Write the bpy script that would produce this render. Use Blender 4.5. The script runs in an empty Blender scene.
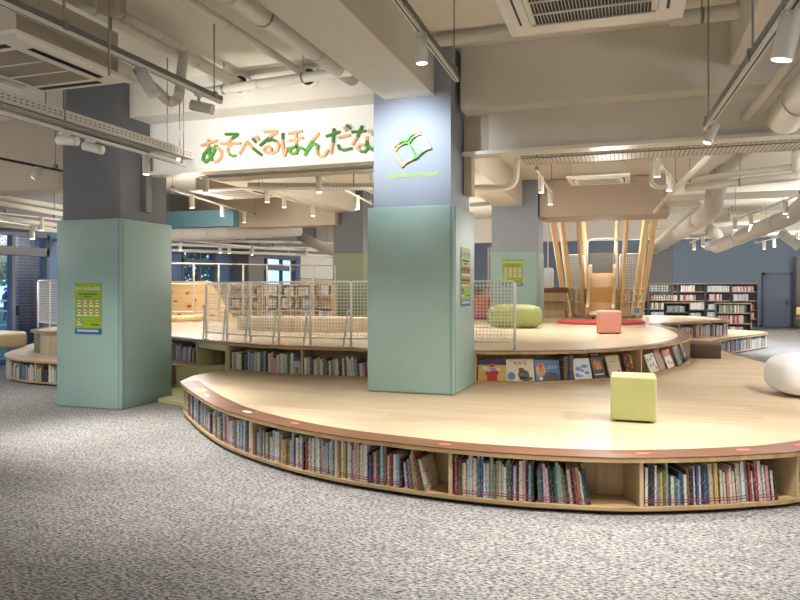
import bpy, bmesh, math, random
from mathutils import Vector, Matrix
random.seed(7)
C = bpy.context.scene.collection
PI = math.pi
# ------------------------------------------------------------------ camera model (room axes: X right, Y into the room)
FPX, HY, EYE, YAW = 690.0, 291.0, 1.5, math.radians(18.4)
cs, sn = math.cos(YAW), math.sin(YAW)
def proj(p):
    d = -sn*p[0] + cs*p[1]; l = cs*p[0] + sn*p[1]
    return 400 + FPX*l/d, HY - FPX*(p[2]-EYE)/d
def at(x, y, Y):
    """point of the vertical plane Y=const seen in direction (x,y)"""
    u = (x-400)/FPX; v = (HY-y)/FPX
    t = Y/(cs+u*sn)
    return Vector((t*(-sn+u*cs), Y, EYE+v*t))
# ------------------------------------------------------------------ materials
def lin(c):
    return tuple(((v/255)/12.92 if v/255 <= .04045 else ((v/255+.055)/1.055)**2.4) for v in c)
MC = {}
def mat(name, col, rough=.6, metal=0., noise=0., nscale=20., bump=0., emit=None, estr=0., col2=None, stretch=(1,1,1), coord='Object', detail=3, spec=.5, ramp=None):
    if name in MC: return MC[name]
    m = bpy.data.materials.new(name); m.use_nodes = True
    nt = m.node_tree; b = nt.nodes['Principled BSDF']
    c = lin(col)+(1,)
    b.inputs['Base Color'].default_value = c
    b.inputs['Roughness'].default_value = rough
    b.inputs['Metallic'].default_value = metal
    b.inputs['Specular IOR Level'].default_value = spec
    if noise > 0 or col2 or bump:
        tc = nt.nodes.new('ShaderNodeTexCoord'); mp = nt.nodes.new('ShaderNodeMapping')
        mp.inputs['Scale'].default_value = stretch
        nt.links.new(tc.outputs[coord], mp.inputs[0])
        n = nt.nodes.new('ShaderNodeTexNoise'); n.inputs['Scale'].default_value = nscale; n.inputs['Detail'].default_value = detail
        nt.links.new(mp.outputs[0], n.inputs['Vector'])
        if noise or col2:
            r = nt.nodes.new('ShaderNodeValToRGB')
            lo, hi = ramp if ramp else (.3, .7)
            r.color_ramp.elements[0].position = lo; r.color_ramp.elements[1].position = hi
            c2 = lin(col2)+(1,) if col2 else tuple(v*(1-noise) for v in c[:3])+(1,)
            r.color_ramp.elements[0].color = c2; r.color_ramp.elements[1].color = c
            nt.links.new(n.outputs['Fac'], r.inputs[0]); nt.links.new(r.outputs[0], b.inputs['Base Color'])
        if bump:
            bp = nt.nodes.new('ShaderNodeBump'); bp.inputs['Strength'].default_value = bump; bp.inputs['Distance'].default_value = .01
            nt.links.new(n.outputs['Fac'], bp.inputs['Height']); nt.links.new(bp.outputs[0], b.inputs['Normal'])
    if emit:
        b.inputs['Emission Color'].default_value = lin(emit)+(1,); b.inputs['Emission Strength'].default_value = estr
    MC[name] = m; return m

def wood_mat(name, c1, c2, axis='x', rough=.35, plank=0., pl=1.8):
    if name in MC: return MC[name]
    m = bpy.data.materials.new(name); m.use_nodes = True
    nt = m.node_tree; N = nt.nodes; L = nt.links; b = N['Principled BSDF']
    tc = N.new('ShaderNodeTexCoord'); mp = N.new('ShaderNodeMapping')
    mp.inputs['Scale'].default_value = {'x': (1,14,14), 'y': (14,1,14), 'z': (14,14,1)}[axis]
    L.new(tc.outputs['Object'], mp.inputs[0])
    n = N.new('ShaderNodeTexNoise'); n.inputs['Scale'].default_value = 1.3; n.inputs['Detail'].default_value = 5; n.inputs['Distortion'].default_value = .6
    L.new(mp.outputs[0], n.inputs['Vector'])
    r = N.new('ShaderNodeValToRGB'); r.color_ramp.elements[0].position = .3; r.color_ramp.elements[1].position = .7
    r.color_ramp.elements[0].color = lin(c2)+(1,); r.color_ramp.elements[1].color = lin(c1)+(1,)
    L.new(n.outputs['Fac'], r.inputs[0]); out = r.outputs[0]
    if plank:
        br = N.new('ShaderNodeTexBrick')
        br.inputs['Color1'].default_value = (1,1,1,1); br.inputs['Color2'].default_value = (.86,.83,.78,1); br.inputs['Mortar'].default_value = (.66,.58,.48,1)
        br.inputs['Scale'].default_value = 1; br.inputs['Mortar Size'].default_value = .0015; br.inputs['Brick Width'].default_value = pl; br.inputs['Row Height'].default_value = plank
        br.inputs['Bias'].default_value = -.3
        L.new(tc.outputs['Object'], br.inputs['Vector'])
        mx = N.new('ShaderNodeMixRGB'); mx.blend_type = 'MULTIPLY'; mx.inputs[0].default_value = 1
        L.new(out, mx.inputs[1]); L.new(br.outputs['Color'], mx.inputs[2]); out = mx.outputs[0]
    L.new(out, b.inputs['Base Color']); b.inputs['Roughness'].default_value = rough
    MC[name] = m; return m

def carpet_mat():
    m = bpy.data.materials.new('flecked carpet'); m.use_nodes = True
    nt = m.node_tree; N = nt.nodes; L = nt.links; b = N['Principled BSDF']
    tc = N.new('ShaderNodeTexCoord'); mp = N.new('ShaderNodeMapping'); mp.inputs['Scale'].default_value = (1, 2.3, 1); mp.inputs['Rotation'].default_value = (0,0,.3)
    L.new(tc.outputs['Object'], mp.inputs[0])
    a = N.new('ShaderNodeTexNoise'); a.inputs['Scale'].default_value = 33; a.inputs['Detail'].default_value = 6; a.inputs['Roughness'].default_value = .75
    L.new(mp.outputs[0], a.inputs['Vector'])
    r = N.new('ShaderNodeValToRGB'); e = r.color_ramp.elements
    e[0].position = .38; e[0].color = lin((36,42,66))+(1,); e[1].position = .55; e[1].color = lin((176,172,162))+(1,)
    x = r.color_ramp.elements.new(.47); x.color = lin((112,113,120))+(1,)
    L.new(a.outputs['Fac'], r.inputs[0])
    c = N.new('ShaderNodeTexNoise'); c.inputs['Scale'].default_value = 5; c.inputs['Detail'].default_value = 2
    L.new(mp.outputs[0], c.inputs['Vector'])
    r2 = N.new('ShaderNodeValToRGB'); r2.color_ramp.elements[0].position = .35; r2.color_ramp.elements[0].color = (.8,.8,.84,1); r2.color_ramp.elements[1].position = .6; r2.color_ramp.elements[1].color = (1,1,1,1)
    L.new(c.outputs['Fac'], r2.inputs[0])
    mx = N.new('ShaderNodeMixRGB'); mx.blend_type = 'MULTIPLY'; mx.inputs[0].default_value = 1
    L.new(r.outputs[0], mx.inputs[1]); L.new(r2.outputs[0], mx.inputs[2]); L.new(mx.outputs[0], b.inputs['Base Color'])
    b.inputs['Roughness'].default_value = .95; b.inputs['Specular IOR Level'].default_value = .1
    bp = N.new('ShaderNodeBump'); bp.inputs['Strength'].default_value = .35; bp.inputs['Distance'].default_value = .004
    L.new(a.outputs['Fac'], bp.inputs['Height']); L.new(bp.outputs[0], b.inputs['Normal'])
    return m
def brick_mat(name, c1, c2, mortar, bw, rh, ms=.01, rough=.8, vert=True):
    if name in MC: return MC[name]
    m = bpy.data.materials.new(name); m.use_nodes = True
    nt = m.node_tree; N = nt.nodes; L = nt.links; b = N['Principled BSDF']
    tc = N.new('ShaderNodeTexCoord'); sx = N.new('ShaderNodeSeparateXYZ'); L.new(tc.outputs['Object'], sx.inputs[0])
    ad = N.new('ShaderNodeMath'); ad.operation = 'ADD'; L.new(sx.outputs[0], ad.inputs[0]); L.new(sx.outputs[1], ad.inputs[1])
    cx = N.new('ShaderNodeCombineXYZ'); L.new(ad.outputs[0], cx.inputs[0]); L.new(sx.outputs[2], cx.inputs[1])
    br = N.new('ShaderNodeTexBrick'); br.inputs['Scale'].default_value = 1
    br.inputs['Color1'].default_value = lin(c1)+(1,); br.inputs['Color2'].default_value = lin(c2)+(1,); br.inputs['Mortar'].default_value = lin(mortar)+(1,)
    br.inputs['Brick Width'].default_value = bw; br.inputs['Row Height'].default_value = rh; br.inputs['Mortar Size'].default_value = ms
    L.new(cx.outputs[0], br.inputs['Vector']); L.new(br.outputs['Color'], b.inputs['Base Color']); b.inputs['Roughness'].default_value = rough
    MC[name] = m; return m

CARPET = carpet_mat()
BIRCH = wood_mat('pale birch floor planks', (216,197,169), (196,174,143), 'x', .42, .30, 2.1)
BIRCHV = wood_mat('pale birch panel', (208,184,148), (186,160,122), 'z', .45)
PINE = wood_mat('honey pine', (234,206,158), (210,174,122), 'z', .4)
PLYEDGE = wood_mat('plywood edge', (196,168,124), (160,130,92), 'x', .5)
BAND = wood_mat('brown wood edge band', (128,86,62), (98,64,46), 'x', .42)
DARKW = wood_mat('dark walnut', (92,66,54), (70,48,40), 'x', .4)
YELLOWP = mat('pale yellow painted panel', (196,190,140), .55, noise=.05, nscale=3)
OLIVE = mat('olive painted panel', (140,128,78), .6, noise=.05, nscale=3)
MINT = mat('mint vinyl padding', (150,178,173), .45, noise=.04, nscale=4, bump=.02)
MINTD = mat('mint vinyl seam', (118,152,144), .5)
GREYP = mat('blue grey column paint', (147,157,170), .6, noise=.03, nscale=5)
GREYW = mat('warm grey column paint', (106,108,114), .6, noise=.03, nscale=5)
CREAM = mat('cream ceiling paint', (226,220,206), .8, noise=.04, nscale=2)
TAUPE = mat('warm white wall paint', (212,208,199), .75, noise=.03, nscale=2)
TAN = mat('tan wall paint', (192,178,160), .75, noise=.03, nscale=2)
SIGNW = mat('white sign board paint', (236,236,234), .5, noise=.02, nscale=3)
BLUEW = mat('slate blue wall paint', (106,120,138), .7, noise=.05, nscale=1.5)
BLUEB = mat('bright blue wall paint', (84,112,156), .7, noise=.05, nscale=1.5)
TEAL = mat('teal beam paint', (66,96,104), .6, noise=.03, nscale=3)
PIPE = mat('off white lagging', (210,206,196), .55, noise=.06, nscale=12, bump=.15)
PIPEG = mat('grey white duct', (190,186,180), .75, noise=.08, nscale=9, bump=.1)
WHITEP = mat('white plastic', (222,219,210), .35, noise=.02, nscale=8)
WHITEM = mat('white powder coat', (240,238,230), .4, noise=.02, nscale=8)
STEEL = mat('galvanised steel', (150,148,142), .4, .8, noise=.1, nscale=25)
GREYM = mat('grey metal', (120,120,116), .45, .4, noise=.06, nscale=20)
TRAYM = mat('perforated tray steel', (206,202,192), .5, 0, noise=.04, nscale=20)
BLACK = mat('black slot', (22,22,22), .6, noise=.1, nscale=9)
DARKG = mat('dark grey trim', (62,62,62), .6, noise=.1, nscale=9)
LIMEV = mat('lime vinyl', (186,192,130), .45, noise=.03, nscale=6, bump=.02)
OLIVEV = mat('olive vinyl', (136,142,84), .45, noise=.04, nscale=6)
PINKV = mat('salmon vinyl', (212,148,132), .45, noise=.03, nscale=6)
WHITEV = mat('white vinyl', (238,240,244), .45, noise=.02, nscale=6)
BEIGEV = mat('beige vinyl', (186,170,142), .5, noise=.03, nscale=6)
REDM = mat('red play mat', (208,64,66), .6, noise=.05, nscale=9)
LEAFG = mat('leaf green letter', (96,160,66), .5, noise=.06, nscale=20)
LEAFD = mat('dark green letter', (66,124,50), .5, noise=.06, nscale=20)
LETW = wood_mat('pale wood letter', (224,186,142), (204,160,114), 'x', .5)
TXTG = mat('lime lettering', (160,206,70), .5, noise=.02, nscale=20)
POSTG = mat('green poster paper', (138,170,40), .5, noise=.03, nscale=9)
POSTB = mat('blue poster footer', (42,92,160), .5, noise=.03, nscale=9)
PAPER = mat('white paper', (232,228,216), .7, noise=.05, nscale=40)
INK = mat('dark ink', (40,44,40), .6, noise=.05, nscale=40)
REDI = mat('red ink', (196,56,60), .5, noise=.05, nscale=40)
GLOW = mat('lit lamp lens', (255,250,240), .3, emit=(255,248,235), estr=6, noise=.01)
GLASS = None
def glass_mat():
    m = bpy.data.materials.new('window glass'); m.use_nodes = True
    nt = m.node_tree; nt.nodes.clear()
    o = nt.nodes.new('ShaderNodeOutputMaterial'); t = nt.nodes.new('ShaderNodeBsdfTransparent'); g = nt.nodes.new('ShaderNodeBsdfGlossy')
    t.inputs[0].default_value = (.86,.92,.96,1); g.inputs['Roughness'].default_value = .25
    x = nt.nodes.new('ShaderNodeMixShader'); x.inputs[0].default_value = .04
    nt.links.new(t.outputs[0], x.inputs[1]); nt.links.new(g.outputs[0], x.inputs[2]); nt.links.new(x.outputs[0], o.inputs[0])
    return m
GLASS = glass_mat()
# ------------------------------------------------------------------ mesh building
ORG = {}
class M:
    def __init__(s): s.v = []; s.f = []; s.sm = []
    def add(s, vs, fs, smooth=False):
        n = len(s.v); s.v += [Vector(v) for v in vs]
        for f in fs: s.f.append([n+i for i in f]); s.sm.append(smooth)
        return s
    def box(s, x0, x1, y0, y1, z0, z1):
        return s.add([(x0,y0,z0),(x1,y0,z0),(x1,y1,z0),(x0,y1,z0),(x0,y0,z1),(x1,y0,z1),(x1,y1,z1),(x0,y1,z1)],
                     [(3,2,1,0),(4,5,6,7),(0,1,5,4),(1,2,6,5),(2,3,7,6),(3,0,4,7)])
    def mbox(s, mtx, sx, sy, sz):
        vs = [mtx @ Vector((a*sx/2, b*sy/2, c*sz/2)) for c in (-1,1) for a,b in ((-1,-1),(1,-1),(1,1),(-1,1))]
        return s.add(vs, [(3,2,1,0),(4,5,6,7),(0,1,5,4),(1,2,6,5),(2,3,7,6),(3,0,4,7)])
    def prism(s, poly, z0, z1):
        n = len(poly)
        vs = [(p[0],p[1],z0) for p in poly]+[(p[0],p[1],z1) for p in poly]
        return s.add(vs, [tuple(range(n-1,-1,-1)), tuple(range(n,2*n))]+[(i,(i+1)%n,n+(i+1)%n,n+i) for i in range(n)])
    def strip(s, A, B, z0, z1):
        """closed band between polylines A (outer) and B (inner), solid from z0 to z1"""
        n = len(A)
        vs = [(p[0],p[1],z) for z in (z0,z1) for P in (A,B) for p in P]
        f = []
        for i in range(n-1):
            a0,a1,b0,b1 = i,i+1,n+i,n+i+1
            A0,A1,B0,B1 = 2*n+i,2*n+i+1,3*n+i,3*n+i+1
            f += [(A0,A1,B1,B0),(a1,a0,b0,b1),(a0,a1,A1,A0),(b1,b0,B0,B1)]
        f += [(0,2*n,3*n,n),(n-1,2*n-1,4*n-1,3*n-1)]
        return s.add(vs, f)
    def tube(s, pts, r, seg=10, cap=True, smooth=True, r2=None):
        pts = [Vector(p) for p in pts]; n = len(pts)
        rings = []; up = None
        for i,p in enumerate(pts):
            d = (pts[min(i+1,n-1)]-pts[max(i-1,0)]).normalized()
            if up is None:
                up = Vector((0,0,1)) if abs(d.z) < .9 else Vector((1,0,0))
            a = d.cross(up).normalized(); up = a.cross(d).normalized()
            rr = r if r2 is None else r+(r2-r)*i/(n-1)
            rings.append([p+rr*(math.cos(2*PI*k/seg)*a+math.sin(2*PI*k/seg)*up) for k in range(seg)])
        vs = [v for R in rings for v in R]
        s.add(vs, [(i*seg+k,i*seg+(k+1)%seg,(i+1)*seg+(k+1)%seg,(i+1)*seg+k) for i in range(n-1) for k in range(seg)], smooth)
        if cap:
            m = len(s.v)-len(vs)
            s.f += [[m+k for k in range(seg-1,-1,-1)], [m+(n-1)*seg+k for k in range(seg)]]; s.sm += [False,False]
        return s
    def cyl(s, p, r, h, seg=20, axis=(0,0,1), smooth=True):
        p = Vector(p); return s.tube([p, p+Vector(axis)*h], r, seg, True, smooth)
    def lathe(s, c, prof, seg=28):
        vs = [(c[0]+r*math.cos(2*PI*k/seg), c[1]+r*math.sin(2*PI*k/seg), c[2]+z) for r,z in prof for k in range(seg)]
        n = len(prof)
        return s.add(vs, [(i*seg+k,i*seg+(k+1)%seg,(i+1)*seg+(k+1)%seg,(i+1)*seg+k) for i in range(n-1) for k in range(seg)], True)
    def build(s, name, m, parent=None, org=None, bevel=0, bseg=3, mtx=None):
        if parent is not None: o0 = ORG.get(parent.name, Vector())
        else: o0 = Vector(org) if org is not None else Vector()
        me = bpy.data.meshes.new(name)
        loc = o0 if mtx is None else Vector()
        me.from_pydata([tuple(v-loc) for v in s.v], [], s.f)
        me.polygons.foreach_set('use_smooth', s.sm)
        me.materials.append(m); me.update()
        b = bmesh.new(); b.from_mesh(me); bmesh.ops.recalc_face_normals(b, faces=b.faces); b.to_mesh(me); b.free()
        o = bpy.data.objects.new(name, me); C.objects.link(o)
        if parent is not None: o.parent = parent; ORG[o.name] = o0
        else:
            o.location = o0; ORG[o.name] = o0
        if bevel:
            md = o.modifiers.new('bevel','BEVEL'); md.width = bevel; md.segments = bseg; md.limit_method = 'ANGLE'
            for p in me.polygons: p.use_smooth = True
        return o
def tag(o, label=None, cat=None, group=None, kind=None):
    if label: o['label'] = label
    if cat: o['category'] = cat
    if group: o['group'] = group
    if kind: o['kind'] = kind
    return o
def thing(name, loc, label, cat, group=None):
    o = bpy.data.objects.new(name, None); C.objects.link(o); o.location = loc; o.empty_display_size = .1
    ORG[o.name] = Vector(loc); return tag(o, label, cat, group)
def struct(name, mb, m, **k): return tag(mb.build(name, m, **k), kind='structure')
# ------------------------------------------------------------------ curves in plan
def spline(P, step=.08, closed=False):
    P = [Vector((p[0],p[1])) for p in P]; out = []; n = len(P)
    rng = range(n) if closed else range(n-1)
    for i in rng:
        g = (lambda k: P[k % n]) if closed else (lambda k: P[min(max(k,0),n-1)])
        a,b,c,d = g(i-1),g(i),g(i+1),g(i+2)
        m = max(2,int((c-b).length/step))
        for k in range(m):
            t = k/m
            out.append(.5*((2*b)+(-a+c)*t+(2*a-5*b+4*c-d)*t*t+(-a+3*b-3*c+d)*t**3))
    if not closed: out.append(P[-1].copy())
    return out
class Path:
    """a plan curve; the outside (where the books face) is on the right hand side walking along it"""
    def __init__(s, pts):
        s.p = pts; s.s = [0]
        for i in range(1,len(pts)): s.s.append(s.s[-1]+(pts[i]-pts[i-1]).length)
        s.n = []
        for i in range(len(pts)):
            d = (pts[min(i+1,len(pts)-1)]-pts[max(i-1,0)]).normalized(); s.n.append(Vector((d.y,-d.x)))
    def off(s, d, s0=None, s1=None):
        r = [(p-n*d) for p,n,q in zip(s.p,s.n,s.s) if (s0 is None or s0 <= q <= s1)]
        if s0 is not None: r = [s.at(s0)[0]-s.at(s0)[1]*d]+r+[s.at(s1)[0]-s.at(s1)[1]*d]
        return r
    def at(s, q):
        q = min(max(q,0),s.s[-1]-1e-6)
        for i in range(len(s.s)-1):
            if s.s[i+1] >= q:
                t = (q-s.s[i])/max(1e-9,s.s[i+1]-s.s[i])
                return s.p[i].lerp(s.p[i+1],t), s.n[i].lerp(s.n[i+1],t).normalized()
    def px(s, x, z, lo=0, hi=1e9):
        """arc length at which the curve is seen in direction x"""
        best = None
        for i in range(400):
            q = lo+(min(hi,s.s[-1])-lo)*i/399
            e = abs(proj((*s.at(q)[0],z))[0]-x)
            if best is None or e < best[0]: best = (e,q)
        return best[1]
def frame(p, n, z):
    """local axes: x along the curve (to the viewer's right), y into the shelf, z up"""
    t = Vector((-n.y, n.x, 0)); 
    m = Matrix.Identity(4); m.col[0] = (*t,0); m.col[1] = (-n.x,-n.y,0,0); m.col[2] = (0,0,1,0); m.col[3] = (p.x,p.y,z,1)
    return m
# ================================================================== the room shell
CEIL = 4.17
XL, XR, YB, YF = -12.0, 12.0, 32.0, -7.0
struct('floor', M().box(XL,XR,YF,YB,-.1,0), CARPET)
struct('ceiling', M().box(XL,XR,YF,YB,CEIL,CEIL+.2), CREAM)
wl = M()
WIN = [(7.6,11.85,.05),(16.55,18.25,.05),(20.4,23.6,.05)]
HEAD = 2.72
ys = YF
for a,b,z in WIN:
    wl.box(XL-.25,XL,ys,a,0,CEIL); wl.box(XL-.25,XL,a,b,HEAD,CEIL); wl.box(XL-.25,XL,a,b,0,z); ys = b
wl.box(XL-.25,XL,ys,YB,0,CEIL)
struct('wall_left', wl, BLUEB)
struct('wall_back', M().box(XL-.25,XR+.25,YB,YB+.25,0,CEIL), BLUEW)
struct('wall_right', M().box(XR,XR+.25,YF,YB,0,CEIL), TAUPE)
struct('wall_front', M().box(XL-.25,XR+.25,YF-.25,YF,0,CEIL), TAUPE)
for k,(a,b,z) in enumerate(WIN):
    f = M(); w = .08
    f.box(XL-.16,XL+.02,a,a+w,z,HEAD).box(XL-.16,XL+.02,b-w,b,z,HEAD).box(XL-.16,XL+.02,a,b,HEAD-w,HEAD).box(XL-.16,XL+.02,a,b,z,z+.08)
    f.box(XL-.16,XL+.02,a,b,2.24,2.42)
    if k == 0: mull = [10.95, 9.2]
    elif k == 1: mull = [17.45]
    else: mull = [21.4,22.5]
    for y in mull: f.box(XL-.12,XL,y-.04,y+.04,z,HEAD)
    fr = struct('window_%d'%(k+1), f, mat('grey window frame',(84,88,96),.5,noise=.05,nscale=9))
    M().box(XL-.09,XL-.08,a+w,b-w,z+.08,HEAD-w).build('window_pane', GLASS, fr)
    M().box(XL-.02,XL+.03,mull[0]+.06,mull[0]+.1,1.0,1.2).build('window_handle', BLACK, fr)
# white lit board and olive wall panel towards the far end of the left wall
o = M().box(XL,XL+.05,23.9,28.0,2.0,2.9).build('wall_panel', WHITEP, org=(XL,25,2.3)); tag(o,'white spotlit wall panel glimpsed beside the far grey column','wall panel')
o = M().box(XL,XL+.04,23.9,28.0,.1,1.98).build('wall_panel', YELLOWP, org=(XL,25,1)); tag(o,'olive wall panel below the spotlit white wall panel','wall panel')
struct('trim_4', M().box(XL,XL+.03,YF,YB,2.78,CEIL), mat('dull grey upper wall',(124,126,132),.75,noise=.05,nscale=2))
struct('trim_1', M().box(XL,XL+.6,19.15,20.1,0,CEIL), GREYW)
# back door and its frame
d = M().box(5.34,6.26,YB-.05,YB,.01,2.16)
dr = struct('door_1', d, mat('blue grey door paint',(88,100,122),.5,noise=.03,nscale=3))
M().box(5.24,5.34,YB-.09,YB,0,2.26).box(6.26,6.36,YB-.09,YB,0,2.26).box(5.24,6.36,YB-.09,YB,2.16,2.26).build('door_frame', mat('door frame blue',(72,84,106),.5,noise=.03), dr)
M().box(6.08,6.2,YB-.09,YB-.05,.98,1.02).box(6.14,6.18,YB-.11,YB-.05,.92,1.12).build('door_handle', DARKG, dr)
struct('wall_right_back', M().box(6.5,XR,YB-.7,YB,0,2.9), TAN)
struct('baseboard_back', M().box(XL,5.24,YB-.02,YB,0,.08), DARKG)
# ------------------------------------------------------------------ beams
def beam(name, mb, m, label): return tag(mb.build(name, m), label, 'ceiling beam', kind='structure')
# front cross beam, right of the middle column, its soffit and the lower panel behind it
beam('ceiling_beam', M().box(-1.76,XR,7.4,7.8,3.49,CEIL), TAUPE, 'deep cross beam over the middle of the room, right of the column')
beam('ceiling_beam', M().box(-1.50,XR,7.66,7.8,3.06,3.49), TAUPE, 'lower panel under the front cross beam, right of the column')
struct('trim_2', M().box(-1.80,XR,7.62,7.84,3.03,3.07), WHITEP)
struct('trim_3', M().box(-1.80,-1.50,7.72,8.05,3.07,3.49).box(-1.80,-1.71,7.72,7.9,2.6,3.03), TAN)
beam('ceiling_beam', M().box(-6.2,-2.75,7.35,7.75,3.74,CEIL), TAUPE, 'cross beam above the white sign board between two columns')
beam('ceiling_beam', M().box(.93,1.34,3.0,7.4,3.70,CEIL), TAUPE, 'short lengthways beam meeting the front cross beam at right')
beam('ceiling_beam', M().box(-2.57,-2.0,1.2,7.25,3.61,CEIL), TAUPE, 'lengthways beam running to the middle column from the camera side')
beam('ceiling_beam', M().box(XL,-7.1,8.3,8.7,3.06,CEIL), TAN, 'tan cross beam left of the nearest column')
beam('ceiling_beam', M().box(-2.05,.87,16.8,18.2,3.27,CEIL-.02), TAN, 'wide tan bulkhead above the wooden slatted tower')
beam('ceiling_beam', M().box(XL,-7.4,16.8,17.3,3.26,CEIL), TAN, 'tan cross beam left of the far grey column')
beam('ceiling_beam', M().box(XL,-9.05,14.5,14.75,3.07,3.47), TEAL, 'teal cross beam at the far left')
beam('ceiling_beam', M().box(-3.1,-2.45,8.1,16.7,3.55,CEIL), CREAM, 'lengthways beam between the middle column and the one behind it')
beam('ceiling_beam', M().box(-7.5,-6.9,8.3,17,3.6,CEIL), CREAM, 'lengthways beam between the left column and the far one')
beam('ceiling_beam', M().box(1.0,XR,20.6,21.1,3.98,CEIL), TAUPE, 'far cross beam behind the round ducts at right')
beam('ceiling_beam', M().box(XL,XR,25.3,25.8,3.3,CEIL), TAUPE, 'farthest cross beam before the blue wall')
# sign board between the columns
sb = M().box(-6.2,-2.72,7.75,7.85,3.08,3.74).build('sign_board', SIGNW, org=(-4.4,7.8,3.06)); tag(sb,'long white sign board carrying the wooden hiragana letters','sign board')
M().box(-6.2,-2.72,7.66,7.9,3.04,3.09).build('ledge', WHITEP, sb)
# ------------------------------------------------------------------ columns
def column(x0,x1,y0,y1,z0,zt,m,label,ins=.055,top=CEIL,body=MINT,seams=True):
    r = thing('column', ((x0+x1)/2,(y0+y1)/2,z0), label, 'column')
    M().box(x0+ins,x1-ins,y0+ins,y1-ins,z0,top).build('shaft', m, r)
    M().box(x0,x1,y0,y1,z0,zt).build('padded_cover', body, r, bevel=.018)
    if seams: M().box(x1-.045,x1-.03,y0-.004,y0,z0+.01,zt-.02).box(x1,x1+.004,y0+.03,y0+.045,z0+.01,zt-.02).build('seam', MINTD, r)
    return r
column(-2.75,-1.76,7.12,8.12,.393,2.42,GREYP,'mint padded column with the open book emblem, standing on the wooden platform')
column(-7.10,-6.07,7.13,8.15,0,2.42,GREYW,'mint padded column standing on the carpet at left')
c3 = column(-3.22,-2.06,16.7,17.8,.78,2.44,GREYP,'mint padded column behind the olive pouf, on the upper tier',ins=.02)
column(-7.56,-6.68,17.0,18.0,.78,2.5,GREYW,'green padded column seen far back over the mesh railing',ins=.02,body=mat('olive mint vinyl padding',(128,142,112),.5,noise=.03),seams=False)
M().box(-6.13,-6.06,7.6,7.71,2.55,3.3).build('pipe', GREYM, bpy.data.objects['column.001'])
# ================================================================== platforms
def ss(path, s0, s1, n=None):
    n = n or max(2,int((s1-s0)/.08)); return [s0+(s1-s0)*i/n for i in range(n+1)]
def offs(path, ss_, d): return [path.at(q)[0]-path.at(q)[1]*d for q in ss_]
# ---- lower tier
P1 = Path(spline([(-5.23,7.18),(-4.68,6.6),(-4.09,6.03),(-3.51,5.55),(-2.80,5.14),(-2.2,4.9),(-1.69,4.79),(-1.25,4.73),(-.71,4.72),(-.19,4.79),(.07,4.86),(.45,5.02),(.8,5.21),(1.15,5.45),(1.8,6.15),(2.3,7.2),(2.55,8.4),(2.5,9.6),(2.25,10.7),(2.05,12.0),(1.85,13.2),(1.66,14.4),(1.6,15.3),(1.75,16.4),(2.3,17.9),(3.0,19.3),(3.45,20.3),(3.45,21.2),(2.9,21.8),(2.2,22.0)]))
P1S3 = min(P1.s, key=lambda q: (P1.at(q)[0]-Vector((1.62,15.3))).length)
P1END = min(P1.s, key=lambda q: (P1.at(q)[0]-Vector((3.45,20.6))).length)
NICHE = .33
p1 = thing('reading_platform', (-1,8,0), 'lower curved birch platform with book niches round its edge, carrying the lime cube', 'platform')
poly = P1.p+[Vector((2.2,22.6)),Vector((-5.47,22.6)),Vector((-5.47,8.5)),Vector((-5.42,7.69))]
M().prism(poly,.358,.39).build('deck', BIRCH, p1)
def edge_strip(path, s0, s1, w, z0, z1):
    q = ss(path,s0,s1); return M().strip(offs(path,q,-.006), offs(path,q,w), z0, z1)
edge_strip(P1,0.05,P1.s[-1],.012,.356,.388).build('plywood_edge', PLYEDGE, p1)
bw = lambda q,T: .33*min(1,.25+(q-0)/1.2)*min(1,.3+max(0,T-q)/1.5)
q1 = ss(P1,.02,P1S3)
M().strip(offs(P1,q1,-.008),[P1.at(q)[0]-P1.at(q)[1]*(.22*(1 if q < 9 else max(.4,1-(q-9)/3))) for q in q1],.386,.3925).build('edge_band', BAND, p1)
q3 = ss(P1,P1S3,P1END)
M().strip(offs(P1,q3,-.008),offs(P1,q3,.10),.386,.3925).build('edge_band', BAND, p1)
def niche(path, parent, s0, s1, z0, z1, divs, depth=NICHE, toe=True):
    q = ss(path,s0,s1)
    M().strip(offs(path,q,.012), offs(path,q,depth), z0, z0+.025).build('bottom_board', PLYEDGE, parent)
    M().strip(offs(path,q,depth), offs(path,q,depth+.02), z0, z1).build('back_panel', BIRCHV, parent)
    if toe: M().strip(offs(path,q,.05), offs(path,q,depth), .002, z0).build('toe_gap', BLACK, parent)  # black fill stands for the shade in the toe gap
    for s in divs:
        p,n = path.at(s)
        M().mbox(frame(p-n*(depth/2+.012),n,(z0+z1)/2), .026, depth-.02, z1-z0).build('divider', BIRCHV, parent)
D1 = [P1.px(x,.2,0,9) for x in (249,333,450,644,801)]
P1R = P1.px(775,.39,12,P1.s[-1])
niche(P1, p1, .12, 11.5, .03, .357, [.14]+D1+[D1[-1]+1.0])
D3 = [P1.px(x,.2,P1S3+.3,P1END) for x in (706,734)]
niche(P1, p1, P1S3+.15, P1END, .03, .357, D3+[P1END-.02], depth=.28)
for x,y,c in ((297,404,0),):
    pass
def sticker(px_,col,w=.09,off=.10,lab=None):
    s = P1.px(px_,.39,0,9); p,n = P1.at(s); p = p-n*off; t = Vector((-n.y,n.x))
    k = 24; poly = [p+t*(w*math.cos(a))-n*(w*.42*math.sin(a)) for a in [PI*2*i/k for i in range(k)]]
    o = M().prism(poly,.392,.3945).build('floor_sticker', col, org=(p.x,p.y,.392)); tag(o,lab,'sticker')
PSTK = mat('pink paper sticker',(228,120,128),.5,noise=.03); LSTK = mat('light blue paper sticker',(206,216,226),.5,noise=.03); GSTK = mat('lime paper sticker',(176,208,110),.5,noise=.03)
sticker(191,GSTK,.14,.11,"lime sticker at the left tip of the lower platform's brown edge")
sticker(199,LSTK,.06,.08,"small white sticker just right of the lime sticker at the platform's left tip")
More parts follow.
